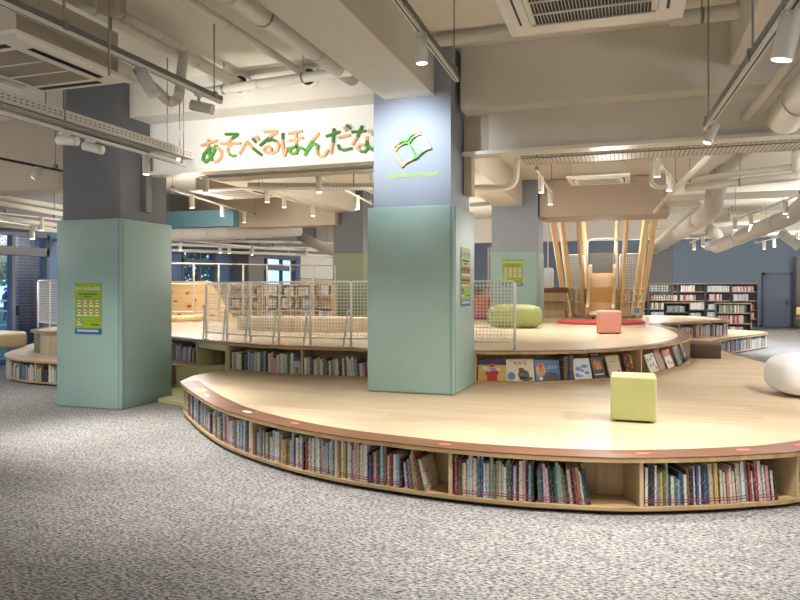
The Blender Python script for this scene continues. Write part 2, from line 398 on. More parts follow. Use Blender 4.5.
sticker(236,LSTK,.07,.11,'pale blue sticker on the brown edge between the lime and pink stickers')
sticker(283,PSTK,.05,.12,"leftmost pink sticker on the lower platform's brown edge")
sticker(440,PSTK,.05,.10,'pink sticker on the brown edge in front of the mint column with the book emblem')
sticker(651,PSTK,.05,.11,'pink sticker on the brown edge in front of the lime cube')
sticker(757,PSTK,.055,.12,'pink sticker on the brown edge, second from the right border')
sticker(815,PSTK,.05,.12,'rightmost pink sticker on the brown edge, cut by the right border')
# ---- lower tier at the left, behind the left column
P5 = Path(spline([(-12,11.4),(-11.2,10.3),(-10.6,9.5),(-10.0,8.98),(-9.3,8.66),(-8.6,8.56),(-7.8,8.58),(-6.9,8.72),(-6.4,8.85)]))
p5 = thing('reading_platform', (-8.5,10,0), 'lower curved platform with a book niche, left of the carpet column', 'platform')
M().prism(P5.p+[Vector((-5.47,9.0)),Vector((-5.47,14)),Vector((-11.9,14))],.358,.389).build('deck', BIRCH, p5)
edge_strip(P5,.05,P5.s[-1],.012,.356,.388).build('plywood_edge', PLYEDGE, p5)
D5 = [P5.px(x,.2,0) for x in (8,34,60)]
niche(P5, p5, D5[0]-.02, P5.s[-1]-.1, .03, .357, D5)
M().strip(offs(P5,ss(P5,.2,D5[0]),.02),offs(P5,ss(P5,.2,D5[0]),.06),.0,.357).build('side_panel', YELLOWP, p5)
M().prism([(-6.5,8.83),(-5.5,8.98),(-5.5,9.02),(-6.5,8.87)],0,.358).build('side_panel', YELLOWP, p5)
o = M().prism([(-6.05,7.82),(-5.5,7.62),(-5.5,8.96),(-6.5,8.82),(-6.5,8.17),(-6.05,8.17)],0,.05).build('plinth', YELLOWP, org=(-6,8.4,0)); tag(o,'pale yellow floor plinth between the carpet column and the platform tip','plinth')
# ---- upper tier
P2 = Path(spline([(-11.2,11.6),(-10.9,10.6),(-10.5,9.95),(-9.9,9.6),(-9.2,9.5),(-8.4,9.5),(-7.6,9.42),(-6.9,9.22),(-6.2,8.87),(-5.4,8.40),(-4.7,8.14),(-4.0,8.05),(-3.1,8.06),(-2.2,8.125),(-1.7,8.14),(-1.2,8.28),(-.7,8.55),(-.25,8.95),(.28,9.68),(.67,10.6),(.89,11.55),(.97,12.5),(.93,13.5),(.8,14.7),(.62,15.8),(.65,16.3),(.95,16.75),(1.45,17.35),(2.05,18.2),(2.35,18.9),(2.4,19.8),(2.1,20.8)]))
nearest = lambda P,x,y: min(P.s, key=lambda q: (P.at(q)[0]-Vector((x,y))).length)
p2 = thing('reading_platform', (-3,12,.39), 'upper curved birch platform with book niches, carrying the mesh railing and salmon cube', 'platform')
M().prism(P2.p+[Vector((1.6,21.6)),Vector((-4,22.6)),Vector((-11.2,22.6))],.745,.78).build('deck', BIRCH, p2)
edge_strip(P2,.05,P2.s[-1],.012,.743,.778).build('plywood_edge', PLYEDGE, p2)
q2 = ss(P2,.05,P2.s[-1]-.05)
sR0, sR1, sC = nearest(P2,-.7,8.72), nearest(P2,.97,12.5), nearest(P2,.62,16.2)
def bandw(q):
    if q < sR0: return .10
    if q < sR1: return .10+.12*(q-sR0)/(sR1-sR0)
    if q < sC: return .22
    return .2
M().strip(offs(P2,q2,-.008),[P2.at(q)[0]-P2.at(q)[1]*bandw(q) for q in q2],.776,.7825).build('edge_band', BAND, p2)
sT0, sT1 = P2.px(196,.5,0,nearest(P2,-4.7,8.2)), P2.px(227,.5,0,nearest(P2,-4.0,8.1))
s4a = P2.px(174,.5,0,nearest(P2,-6,8.8))
sL = nearest(P2,-8.8,9.5)
B2 = [P2.px(301,.5,sT1,nearest(P2,-3,8.06))]
sC0, sC1 = nearest(P2,-2.8,8.06), nearest(P2,-1.80,8.14)
sEnd = sC-.35
B2b = [P2.px(x,.5,sC1,sR1) for x in (643,696)]
niche(P2, p2, sT1, sC0, .392, .745, [sT1+.01]+B2, toe=False)
niche(P2, p2, sC1, sEnd, .392, .745, [sC1+.02]+B2b, toe=False)
niche(P2, p2, s4a-1.0, sT0, .392, .745, [sT0-.015], toe=False)
s5 = [P2.px(x,.6,sC+.2) for x in (681,700)]
niche(P2, p2, sC+.2, nearest(P2,2.35,18.9), .392, .745, s5+[nearest(P2,2.35,18.9)-.02], depth=.28, toe=False)
# far left end: plank front and slanted olive panel
qa = ss(P2,sL-1.2,s4a-1.0)
M().strip(offs(P2,qa,.03),offs(P2,qa,.06),.39,.745).build('front_panel', BIRCHV, p2)
qa = ss(P2,.3,sL-1.2)
M().strip(offs(P2,qa,.05),offs(P2,qa,.08),.39,.745).build('front_panel', OLIVE, p2)
# tunnel opening: frame and olive inside walls
tun = []
pa,na = P2.at(sT0+.02); pb,nb = P2.at(sT1-.02)
tm = M(); q = ss(P2,sT0,sT1)
tm.strip(offs(P2,q,.02),offs(P2,q,.05),.655,.745)
tm.mbox(frame(pa-na*.2,na,.57),.03,.4,.36).mbox(frame(pb-nb*.2,nb,.57),.03,.4,.36)
tm.build('tunnel_frame', YELLOWP, p2)
M().mbox(frame(pa-na*.9,na,.57),.03,1.3,.35).mbox(frame(pb-nb*.9,nb,.57),.03,1.3,.35).strip(offs(P2,q,1.45),offs(P2,q,1.5),.39,.745).build('tunnel_wall', OLIVE, p2)
# dark brown step in the crook of the tiers
o = M().prism([(.75,12.35),(1.42,12.35),(1.45,13.1),(.8,13.6)],.39,.62).build('wooden_step', DARKW, org=(1.1,12.8,.39), bevel=.01); tag(o,"dark brown wooden step against the upper platform's right curve",'step')
# ================================================================== books
def book_mat(name, c, c2, sc, thr):
    """cover colour with a second colour in small blocks, like a printed title down the spine"""
    m = bpy.data.materials.new(name); m.use_nodes = True
    nt = m.node_tree; N = nt.nodes; L = nt.links; b = N['Principled BSDF']
    tc = N.new('ShaderNodeTexCoord'); mp = N.new('ShaderNodeMapping'); mp.inputs['Scale'].default_value = (90,1,sc); L.new(tc.outputs['Object'], mp.inputs[0])
    n = N.new('ShaderNodeTexNoise'); n.inputs['Scale'].default_value = 1; n.inputs['Detail'].default_value = 1.5; L.new(mp.outputs[0], n.inputs['Vector'])
    r = N.new('ShaderNodeValToRGB'); r.color_ramp.interpolation = 'CONSTANT'
    r.color_ramp.elements[0].color = lin(c)+(1,); r.color_ramp.elements[1].position = thr; r.color_ramp.elements[1].color = lin(tuple(p*.45+q*.55 for p,q in zip(c,c2)))+(1,)
    L.new(n.outputs['Fac'], r.inputs[0]); L.new(r.outputs[0], b.inputs['Base Color']); b.inputs['Roughness'].default_value = .4
    return m
CO = {'white':((226,224,216),(90,110,150)),'cream':((222,210,180),(150,90,70)),'light grey':((196,198,200),(70,80,110)),'beige':((206,184,146),(90,70,60)),
 'yellow':((218,190,82),(150,80,50)),'orange':((204,128,66),(240,230,200)),'red':((172,50,54),(236,226,210)),'pink':((218,146,158),(240,236,230)),
 'dark red':((112,36,44),(210,190,150)),'brown':((122,88,62),(220,200,160)),'green':((66,118,82),(230,226,200)),'pale green':((160,186,150),(80,110,80)),
 'teal':((50,112,118),(226,226,210)),'blue':((50,88,156),(232,230,220)),'light blue':((130,172,204),(236,240,240)),'navy':((36,46,82),(200,200,190)),
 'purple':((92,72,122),(224,214,224)),'black':((36,36,40),(200,180,150)),'grey':((120,122,124),(220,216,206)),'olive':((126,118,66),(226,220,180))}
des = lambda c: tuple((.78*v+.22*(sum(c)/3))*.93 for v in c)
CM = {k:[book_mat(k+' book cover',des(v[0]),des(v[1]),30,.57), book_mat(k+' book cover with blocks',des(v[0]),des(v[1]),60,.6)] for k,v in CO.items()}
W_FRONT = dict(white=20,cream=11,beige=6,yellow=4,orange=2,red=5,pink=4,brown=3,green=4,teal=4,blue=6,navy=5,purple=2,black=7,grey=5,olive=2)
W_FRONT['light grey']=9; W_FRONT['pale green']=4; W_FRONT['light blue']=6; W_FRONT['dark red']=3
names = list(W_FRONT); wts = [W_FRONT[n] for n in names]
PAGES = mat('book pages',(224,214,190),.8,noise=.08,nscale=80)
LAB = mat('red and white spine label',(206,150,150),.5,noise=.1,nscale=60)
LABR = mat('red spine label stripe',(142,72,90),.5,noise=.05,nscale=60)
ordn = lambda n: {1:'first',2:'second',3:'third'}.get(n, '%d%s'%(n, 'th' if 10 <= n%100 <= 20 else {1:'st',2:'nd',3:'rd'}.get(n%10,'th')))
def cover_mb(t,h,d):
    c = M(); w = .0022
    c.box(-t/2,t/2,0,w,0,h).box(-t/2,-t/2+w,0,d,0,h).box(t/2-w,t/2,0,d,0,h); return c
def build_book(mtx, t, h, d, col, label, group, parts=2):
    if parts == 0: return
    o = cover_mb(t,h,d).build('picture_book', random.choice(CM[col]), mtx=mtx); o.matrix_world = mtx
    tag(o,label,'book',group)
    M().box(-t/2+.0022,t/2-.0022,.0022,d-.004,.003,h-.003).build('pages', PAGES, mtx=mtx).parent = o
    if parts > 1:
        M().box(-t/2-.0002,t/2+.0002,-.0006,.02,.018,.026).box(-t/2-.0002,t/2+.0002,-.0006,.02,.036,.042).build('spine_label', LABR, mtx=mtx).parent = o
    return o
STUFF = M(); STUFFC = []     # the far books become one object with several cover colours
def far_book(mtx,t,h,d,col):
    n0 = len(STUFF.f); STUFF.mbox(mtx @ Matrix.Translation((0,d/2,h/2)), t, d, h); STUFFC.extend([col]*(len(STUFF.f)-n0))
NB = 0; LASTC = [None]
def pick(avoid):
    while True:
        c = random.choices(names,wts)[0]
        if c != avoid: return c
def run_books(path, s0, s1, zb, hmax, where, group, inset=.03, tmin=.007, tmax=.02, hmin=.62, lean=(0,0), real=True, parts=2, palette=None, depth=(.19,.25), start=1):
    """stand books side by side from arc length s0 to s1"""
    global NB
    s = s0; i = start; last = None; hh = random.uniform(.8,1); rest = 0
    L = s1-s0
    while True:
        t = random.uniform(tmin,tmax)
        if s+t > s1: break
        if rest <= 0: hh = random.uniform(hmin+.1,1); rest = random.randint(1,5)
        rest -= 1
        h = hmax*min(1,max(hmin,hh+random.uniform(-.12,.07))); d = random.uniform(*depth)
        ln = lean[0]+(lean[1]-lean[0])*((s-s0)/L)+random.uniform(-.012,.012)
        col = palette[(i-1)%len(palette)] if palette else pick(last)
        p,n = path.at(s+t/2)
        m = frame(p-n*(inset+random.uniform(0,.018)),n,zb+.001)
        if lean != (0,0): m = m @ Matrix.Translation((t/2 if ln > 0 else -t/2,0,0)) @ Matrix.Rotation(ln,4,'Y') @ Matrix.Translation((-t/2 if ln > 0 else t/2,0,0)); h *= .93
        if real:
            sz = ('thin ' if t < .018 else 'thick ' if t > .03 else '')+('tall ' if h > .27 else 'short ' if h < .215 else '')
            build_book(m,t,h,d,col,f"{sz}{col} book, {ordn(i)} from left {where}",group,parts); NB += 1
        else: far_book(m,t,h,d,col)
        last = col; i += 1
        s += (t+random.uniform(.0008,.002))/ (1 if not ln else math.cos(ln))
    return i-1
fb = [P1.px(x,.2,0,9) for x in (184,249,333,449,600,644,790)]
HB = .298; Z1 = .056
grp = "picture books in the lower platform's front niches"
run_books(P1, .17, fb[1]-.03, Z1, HB, "in the front niche's leftmost bay", grp, tmin=.03, tmax=.058)
run_books(P1, fb[1]+.03, fb[2]-.03, Z1, HB, "in the front niche's second bay", grp, tmin=.02, tmax=.04)
sL0 = fb[3]-.16
n = run_books(P1, fb[2]+.03, fb[2]+.62*(fb[3]-fb[2]), Z1, HB, "in the front niche's third bay", grp, tmin=.013, tmax=.027)
run_books(P1, fb[2]+.625*(fb[3]-fb[2]), sL0, Z1, HB, "in the front niche's third bay", grp, lean=(-.10,-.26), tmin=.012, tmax=.022, start=n+1)
n = run_books(P1, fb[3]+.03, fb[3]+.6*(fb[4]-fb[3]), Z1, HB, "in the front niche's fourth bay", grp, tmin=.014, tmax=.029)
run_books(P1, fb[3]+.61*(fb[4]-fb[3]), fb[4]-.03, Z1, HB, "in the front niche's fourth bay", grp, lean=(-.04,-.17), tmin=.013, tmax=.024, start=n+1)
run_books(P1, fb[5]+.03, fb[6]-.06, Z1, HB, "in the front niche's fifth bay", grp, lean=(0.001,-.12), tmin=.014, tmax=.028)
p,n = P1.at(P1.px(799,.2,0,9)+.06)
for k in range(2):
    m = frame(p-n*.05,n,Z1+.012+.03*k) @ Matrix.Rotation(1.2,4,'Y')
    build_book(m,.02,.24,.2,['white','light grey'][k],['lower','upper'][k]+' of two slumped pale books in the rightmost bay, front niche',grp)
print('front books',NB)
H2 = .275; Z2 = .419
grp = "picture books in the upper platform's front niches"
run_books(P2, sT1+.04, B2[0]-.13, Z2, H2, "in the upper bay beside the tunnel", grp, tmin=.025, tmax=.055, parts=1)
run_books(P2, B2[0]+.03, P2.px(371,.5,sT1,sC0), Z2, H2*.97, "in the upper bay left of the emblem column", grp, tmin=.022, tmax=.045, lean=(-.01,-.10), parts=1)
run_books(P2, P2.px(573,.5,sC1,sR1)-.115, P2.px(576,.5,sC1,sR1)-.02, Z2, .30, "in the upright stack between the face-out picture books", 'upright books between the face-out ones', tmin=.02, tmax=.03, parts=1, palette=['brown','olive','navy','blue'], inset=.02, hmin=.95)
run_books(P2, s4a-.55, sT0-.12, Z2, H2, "in the niche left of the tunnel", 'picture books left of the tunnel', tmin=.02, tmax=.035, parts=1, lean=(0,.12))
print('books after upper',NB)
# clear plastic book box at the end of the bay beside the tunnel
p,n = P2.at(B2[0]-.075); mm = frame(p-n*.03,n,Z2)
CLEARP = mat('frosted plastic box',(170,186,200),.3,noise=.03,nscale=9)
bx = M().mbox(mm @ Matrix.Translation((0,.1,.09)),.10,.2,.16).build('book_box', CLEARP, mtx=mm); bx.data.transform(mm.inverted()); bx.matrix_world = mm
tag(bx,'frosted box with an arched opening at the end of the books beside the tunnel','box')
a = M().box(-.025,.025,-.003,.0,.02,.09).build('opening', OLIVE, mtx=mm); a.parent = bx
b_ = M().box(-.045,.045,.0,.18,.172,.225).build('lid', CM['blue'][0], mtx=mm); b_.parent = bx
# left platform niche
run_books(P5, D5[0]+.02, D5[1]-.03, Z1, HB*.95, "in the left platform's first bay", "picture books in the left platform's niche", tmin=.03, tmax=.055, parts=1)
run_books(P5, D5[1]+.03, D5[2]-.1, Z1, HB*.95, "in the left platform's second bay", "picture books in the left platform's niche", tmin=.03, tmax=.055, parts=1)
print('books total near',NB)
# far niches (stuff)
run_books(P1, P1S3+.25, D3[1]-.02, Z1, .29, '', '', real=False, tmin=.02, tmax=.035)
run_books(P1, D3[1]+.02, P1END-.03, Z1, .29, '', '', real=False, tmin=.02, tmax=.035)
run_books(P2, s5[0]+.02, s5[1]-.03, Z2, .28, '', '', real=False, tmin=.018, tmax=.04)
run_books(P2, s5[1]+.02, nearest(P2,2.35,18.9)-.03, Z2, .29, '', '', real=False, tmin=.018, tmax=.04)
# ------------------------------------------------------------------ face-out picture books
def face_book(px_, w, h, lean, roll, colname, cm, label, motif, lo=None, hi=None, inset=.05, z=None):
    s = P2.px(px_,.5,lo if lo is not None else sC1, hi if hi is not None else sR1)
    p,n = P2.at(s); m = frame(p-n*inset,n,(z if z is not None else Z2)+.002) @ Matrix.Rotation(-lean,4,'X') @ Matrix.Rotation(roll,4,'Y')
    o = M().box(-w/2,w/2,0,.003,0,h).box(-w/2,w/2,.012,.015,0,h).box(-w/2,-w/2+.003,0,.015,0,h).build('picture_book', cm, mtx=m); o.matrix_world = m
    tag(o,label,'book','face-out picture books under the upper platform')
    M().box(-w/2+.003,w/2-.003,.003,.012,.003,h-.003).build('pages', PAGES, mtx=m).parent = o
    for nm,mm_,shapes in motif:
        q = M()
        for sh in shapes:
            if sh[0] == 'b': _,x0,x1,z0,z1 = sh; q.box(x0*w,x1*w,-.0015,0,z0*h,z1*h)
            elif sh[0] == 'e':
                _,cx,cz,rx,rz = sh; k = 18
                vs = [(cx*w+rx*w*math.cos(2*PI*i/k), y, cz*h+rz*h*math.sin(2*PI*i/k)) for y in (-.002,0) for i in range(k)]
                q.add(vs,[tuple(range(k)),tuple(range(2*k-1,k-1,-1))]+[(i,(i+1)%k,k+(i+1)%k,k+i) for i in range(k)])
        q.build(nm, mm_, mtx=m).parent = o
    return o,m,w,h
def text_on(parent, m, s, x, z, size, mt, y=-.003, name='title', width=None):
    cu = bpy.data.curves.new(name,'FONT'); cu.body = s; cu.size = size; cu.align_x = 'CENTER'; cu.extrude = .0006; cu.offset = size*.012; cu.materials.append(mt)
    tmp = bpy.data.objects.new('tmp',cu); C.objects.link(tmp); bpy.context.view_layer.update()
    me = bpy.data.meshes.new_from_object(tmp.evaluated_get(bpy.context.evaluated_depsgraph_get())); bpy.data.objects.remove(tmp)
    if width:
        xs = [v.co.x for v in me.vertices]; x0 = min(xs); k = width/(max(xs)-x0)
        for v in me.vertices: v.co.x = (v.co.x-x0)*k
    me.materials.clear(); me.materials.append(mt)
    o = bpy.data.objects.new(name,me); C.objects.link(o); o.parent = parent
    o.matrix_local = (m if m else Matrix.Identity(4)) @ Matrix.Translation((x,y,z)) @ Matrix.Rotation(PI/2,4,'X'); return o
fm = lambda n,c: mat(n+' cover',c,.35,noise=.08,nscale=30)
SKIN = fm('ochre picture',(206,170,96)); RDC = fm('red figure',(190,54,52)); WHC = fm('white shape',(228,224,214)); NVC = fm('deep blue',(40,66,120)); BLK = fm('black',(34,34,38))
BRC = fm('brown picture',(120,88,60)); ORC = fm('orange picture',(214,128,50)); BLC = fm('blue picture',(84,126,180)); GRC = fm('green picture',(90,140,80)); GYC = fm('grey brown figure',(92,84,74))
face_book(492,.34,.24,.25,.0,'ochre',SKIN,'face-out picture book with a red figure on ochre, leftmost beside the emblem column',
  [('cover_band',NVC,[('b',-.5,.5,.80,1)]),('cover_figure',RDC,[('e',0,.42,.24,.24),('b',-.17,.19,0,.32),('e',0,.78,.09,.11)]),('cover_picture',WHC,[('e',-.02,.56,.3,.12),('e',-.25,.64,.1,.07)])])
o,m,w,h = face_book(522,.34,.265,.25,.0,'cream',fm('cream',(214,206,186)),'face-out cream picture book with red title and a striped cat drawing',
  [('cover_figure',GYC,[('e',.12,.28,.2,.22),('e',.2,.1,.25,.1),('e',.04,.5,.1,.1)]),('cover_picture',BLC,[('e',-.32,.22,.14,.18)]),('cover_detail',SKIN,[('e',.06,.36,.08,.1)])])
text_on(o,None,'セルコ',-.0,h*.74,.055,REDI)
o,m,w,h = face_book(550,.32,.245,.25,.0,'blue',fm('bright blue',(40,96,158)),'face-out blue picture book with an orange haired figure and white title',
  [('cover_figure',ORC,[('e',-.26,.5,.19,.36)]),('cover_picture',BLK,[('e',.12,.12,.34,.3)]),('cover_detail',WHC,[('e',-.26,.42,.1,.18),('e',-.28,.1,.08,.06)]),('cover_dot',RDC,[('e',-.26,.72,.09,.09)])])
text_on(o,None,'ゴリラ',.06,h*.58,.045,WHC)
face_book(586,.26,.255,.3,.0,'white',fm('white blue',(206,210,212)),'face-out white picture book with blue washes, right of the upright stack',
  [('cover_picture',BLC,[('e',-.2,.5,.16,.1),('e',.15,.62,.2,.09),('e',.25,.3,.14,.08),('e',-.3,.2,.12,.1),('e',0,.4,.1,.06)]),('cover_dot',GRC,[('e',-.1,.15,.12,.04)])])
face_book(603,.2,.33,.3,-.03,'black',BLK,'face-out black picture book with an orange and cream picture behind the lime cube',
  [('cover_figure',ORC,[('e',-.02,.5,.32,.2),('e',-.22,.42,.12,.1),('e',.22,.42,.12,.1)]),('cover_picture',WHC,[('b',-.4,.4,.12,.16),('b',-.36,.36,.88,.91),('e',0,.62,.14,.06)])])
face_book(620,.24,.27,.3,-.02,'cream',fm('warm cream',(212,200,174)),'plain cream face-out picture book partly behind the lime cube',
  [('cover_picture',BRC,[('b',-.2,.2,.7,.72),('e',.2,.16,.05,.1),('e',.3,.2,.04,.12)])])
face_book(635,.18,.32,.25,-.05,'brown',fm('mottled brown',(96,50,38)),'dark red-brown mottled face-out book left of the niche divider',
  [('cover_picture',ORC,[('e',-.2,.7,.08,.05),('e',.1,.8,.09,.04),('e',.2,.5,.06,.05),('e',-.1,.4,.07,.06),('e',.3,.3,.1,.06),('e',-.3,.2,.06,.04)]),('cover_detail',SKIN,[('e',.36,.6,.1,.22)])])
face_book(657,.26,.25,.35,-.05,'white',fm('floral white',(220,216,210)),'white face-out book dotted with brown and blue figures, right of the niche divider',
  [('cover_picture',BRC,[('e',-.3,.7,.06,.08),('e',.0,.72,.06,.08),('e',-.2,.35,.07,.09),('e',.15,.4,.06,.1),('e',.3,.2,.07,.08)]),('cover_dot',BLC,[('b',.1,.35,.8,.9)])],inset=.03)
face_book(668,.22,.32,.35,-.05,'tan',fm('dusty pink tan',(168,128,112)),'tall dusty pink face-out book between the floral white and red books',
  [('cover_band',BLC,[('b',-.5,.5,.93,1)])],inset=.07)
face_book(676,.3,.27,.35,-.06,'white',fm('white red',(216,208,204)),'white face-out book with a red top half near the right end of the upper niche',
  [('cover_band',RDC,[('b',-.5,.5,.62,1)]),('cover_picture',RDC,[('e',-.1,.3,.1,.1),('e',.25,.2,.08,.08)])],inset=.06)
face_book(684,.36,.34,.3,-.04,'dark',fm('dark teal',(44,54,58)),'tall dark face-out book with pale branches near the right end of the niche',
  [('cover_picture',WHC,[('b',-.2,-.17,.2,.95),('b',.05,.08,.3,.9),('b',-.02,.22,.72,.76)]),('cover_detail',GRC,[('e',0,.16,.25,.08)])],inset=.05)
face_book(690,.4,.31,.3,-.04,'dark',fm('dark navy',(44,58,90)),'dark blue face-out book, last at the right end of the upper niche',
  [('cover_picture',WHC,[('b',-.3,.2,.8,.84),('e',.1,.3,.14,.12)])],inset=.05)
# ================================================================== mesh railing on the upper tier
ZR = .783
def rail_panel(a, b, z0, z1, zf, label, group=None, rad=.02, cell=.043, brace=True, post0=True, post1=False, matl=WHITEM, out=None, name='railing_panel', wire=.0034):
    a = Vector(a); b = Vector(b); L = (b-a).length; t = (b-a).normalized(); n = out if out is not None else Vector((t.y,-t.x))
    P = lambda u,z: Vector((a.x+t.x*u, a.y+t.y*u, z))
    r = thing(name, ((a.x+b.x)/2,(a.y+b.y)/2,zf), label, 'railing', group)
    loop = [P(0,z0+rad),P(0,z1-rad),P(rad*.3,z1-rad*.3),P(rad,z1),P(L-rad,z1),P(L-rad*.3,z1-rad*.3),P(L,z1-rad),P(L,z0+rad),P(L-rad,z0),P(rad,z0),P(0,z0+rad)]
    M().tube(loop,.012,8).build('frame', matl, r)
    w = M(); k = 1
    while k*cell < L-.01: w.tube([P(k*cell,z0),P(k*cell,z1)],wire,4,False); k += 1
    k = 1
    while z0+k*cell < z1-.01: w.tube([P(0,z0+k*cell),P(L,z0+k*cell)],wire,4,False); k += 1
    w.build('wire_mesh', matl, r)
    for f,u in ((post0,0.0),(post1,L)):
        if not f: continue
        p = M().tube([P(u,zf),P(u,z1-.02)],.017,8); p.build('post', matl, r)
        if brace:
            q = P(u,0); e = Vector((q.x+n.x*.0,q.y,0))
            M().tube([P(u,zf+.46),P(u-.03,zf+.465),P(u-.05,zf+.44),P(u-.10,zf+.008)],.013,8).build('brace', matl, r)
            M().mbox(Matrix.Translation(P(u-.05,zf+.004)) @ Matrix.Rotation(math.atan2(t.y,t.x),4,'Z'),.22,.07,.008).build('foot_plate', matl, r)
    return r
ins = .13
rp = [P2.px(x,.78,nearest(P2,-7.6,9.42),sC0+.6) for x in (198,219,243,273,306,347)]
pts = [P2.at(s)[0]-P2.at(s)[1]*ins for s in rp]; pts.append(Vector((-2.84,8.24)))
labs = ['leftmost white mesh railing panel on the curved upper platform edge','white mesh railing panel, second from the left on the upper platform edge','white mesh railing panel above the left end of the shelved books by the tunnel',
 'white mesh railing panel above the bay divider between tunnel and column','white mesh railing panel, second left of the emblem column','white mesh railing panel touching the left side of the emblem column']
for i in range(6): rail_panel(pts[i],pts[i+1],.89,1.62,ZR,labs[i],'mesh railing panels round the upper platform')
sE = P2.px(517,.78,sC1,sR1); e = P2.at(sE)[0]-P2.at(sE)[1]*ins
rail_panel((-2.0,8.34),e,.88,1.62,ZR,'short white mesh railing panel right of the emblem column, ending in a post','mesh railing panels round the upper platform',brace=False,post0=False,post1=True,rad=.05)
# second row of mesh further back, behind the first
bp = [(-6.9,12.2),(-6.0,11.5),(-5.1,11.1),(-4.2,10.9)]
# left railing at the far left platform
lp = [at(38,300,10.6),at(50,300,10.15),at(64,300,9.9)]
rail_panel(lp[0].xy,lp[1].xy,.9,1.70,ZR,'pale mesh railing panel at the left end, seen against the window','mesh railing panels at the far left platform',brace=False,post0=True)
rail_panel(lp[1].xy,lp[2].xy,.9,1.70,ZR,'pale mesh railing panel half hidden behind the carpet column','mesh railing panels at the far left platform',brace=False)
# beige play frame rails behind (tall guard of square tube)
FR = mat('beige square tube',(186,176,158),.45,noise=.04,nscale=12)
g0 = at(168,260,13.2); g1 = at(335,265,15.8)
gr = thing('guard_rail', ((g0.x+g1.x)/2,(g0.y+g1.y)/2,.78), 'tall beige tube guard rail running behind the white mesh railing', 'railing')
dirv = (g1.xy-g0.xy); Lg = dirv.length; dirv.normalize(); NP = 7
for z,nm in ((2.13,'top_rail'),(1.66,'middle_rail'),(1.02,'bottom_rail')):
    M().tube([(g0.x,g0.y,z),(g1.x,g1.y,z)],.016,6,smooth=False).build(nm,FR,gr)
for k in range(NP+1):
    q = g0.xy+dirv*(Lg*k/NP); M().box(q.x-.016,q.x+.016,q.y-.016,q.y+.016,.785,2.13).build('post',FR,gr)
# ================================================================== seats
def soft_box(name, c, w, d, h, rot, m, lab, cat, bev=.035, seg=4):
    mm = Matrix.Translation(c) @ Matrix.Rotation(rot,4,'Z')
    o = M().box(-w/2,w/2,-d/2,d/2,0.012,h).build(name, m, mtx=mm, bevel=bev, bseg=seg); o.matrix_world = mm; tag(o,lab,cat)
    for a in (-1,1):
        for b in (-1,1): q = M().cyl((a*(w/2-.06),b*(d/2-.06),0),.015,.02,10).build('foot',BLACK,mtx=mm); q.parent = o
    return o
soft_box('cube_stool',(.03,6.31,.393),.37,.36,.385,0,LIMEV,'lime green cube stool on the lower birch platform','stool',.02)
soft_box('cube_stool',(at(608.8,0,12.2).x,12.2,.782),.395,.38,.39,math.radians(2),PINKV,'salmon pink cube stool on the upper platform in front of the red mat','stool',.03)
def pouf(name, c, w, d, h, rot, m, lab, e=.55, seam=False):
    mm = Matrix.Translation(c) @ Matrix.Rotation(rot,4,'Z'); q = M(); U,V = 40,18
    sp = lambda x,p: math.copysign(abs(x)**p,x)
    vs = []; 
    for j in range(V+1):
        ph = -PI/2+PI*j/V
        for i in range(U):
            th = 2*PI*i/U
            x = sp(math.cos(ph),.45)*sp(math.cos(th),e)*w/2; y = sp(math.cos(ph),.45)*sp(math.sin(th),e)*d/2; z = sp(math.sin(ph),.6)*h/2+h/2
            k = 1-.06*(z/h)**2; vs.append((x*k,y*k,z))
    q.add(vs,[(j*U+i,j*U+(i+1)%U,(j+1)*U+(i+1)%U,(j+1)*U+i) for j in range(V) for i in range(U)],True)
    o = q.build(name,m,mtx=mm); o.matrix_world = mm; tag(o,lab,'pouf'); return o
pouf('pouf',(2.02,8.42,.393),1.2,.95,.43,.1,WHITEV,'large rounded white pouf at the right edge on the lower platform')
pouf('pouf',(-2.13,13.5,.782),1.08,.6,.46,.1,OLIVEV,'long rounded olive green pouf behind the mesh railing, beside the far mint column')
PINKB = mat('dusty pink vinyl',(200,104,96),.5,noise=.05,nscale=5)
pouf('pouf',(-3.62,17.6,.782),.6,.6,.62,0,PINKB,'dusty pink rounded seat glimpsed between the two mint columns')
k = 48; o = M().prism([(-.62+.95*math.cos(2*PI*i/k),16.1+.95*math.sin(2*PI*i/k)) for i in range(k)],.782,.84).build('play_mat',REDM,org=(-.62,16.1,.78),bevel=.02); tag(o,'round red play mat in front of the slatted tower','mat')
# left lounge: cushion bench and low table
bn = M().prism([(-13.0+1.0,9.6),(-11.55,9.45),(-11.1,9.75),(-11.05,10.4),(-11.9,10.6)],.42,.72).build('bench_cushion',BEIGEV,org=(-11.5,10,.42),bevel=.06); tag(bn,'beige rounded bench cushion by the window at the far left','cushion')
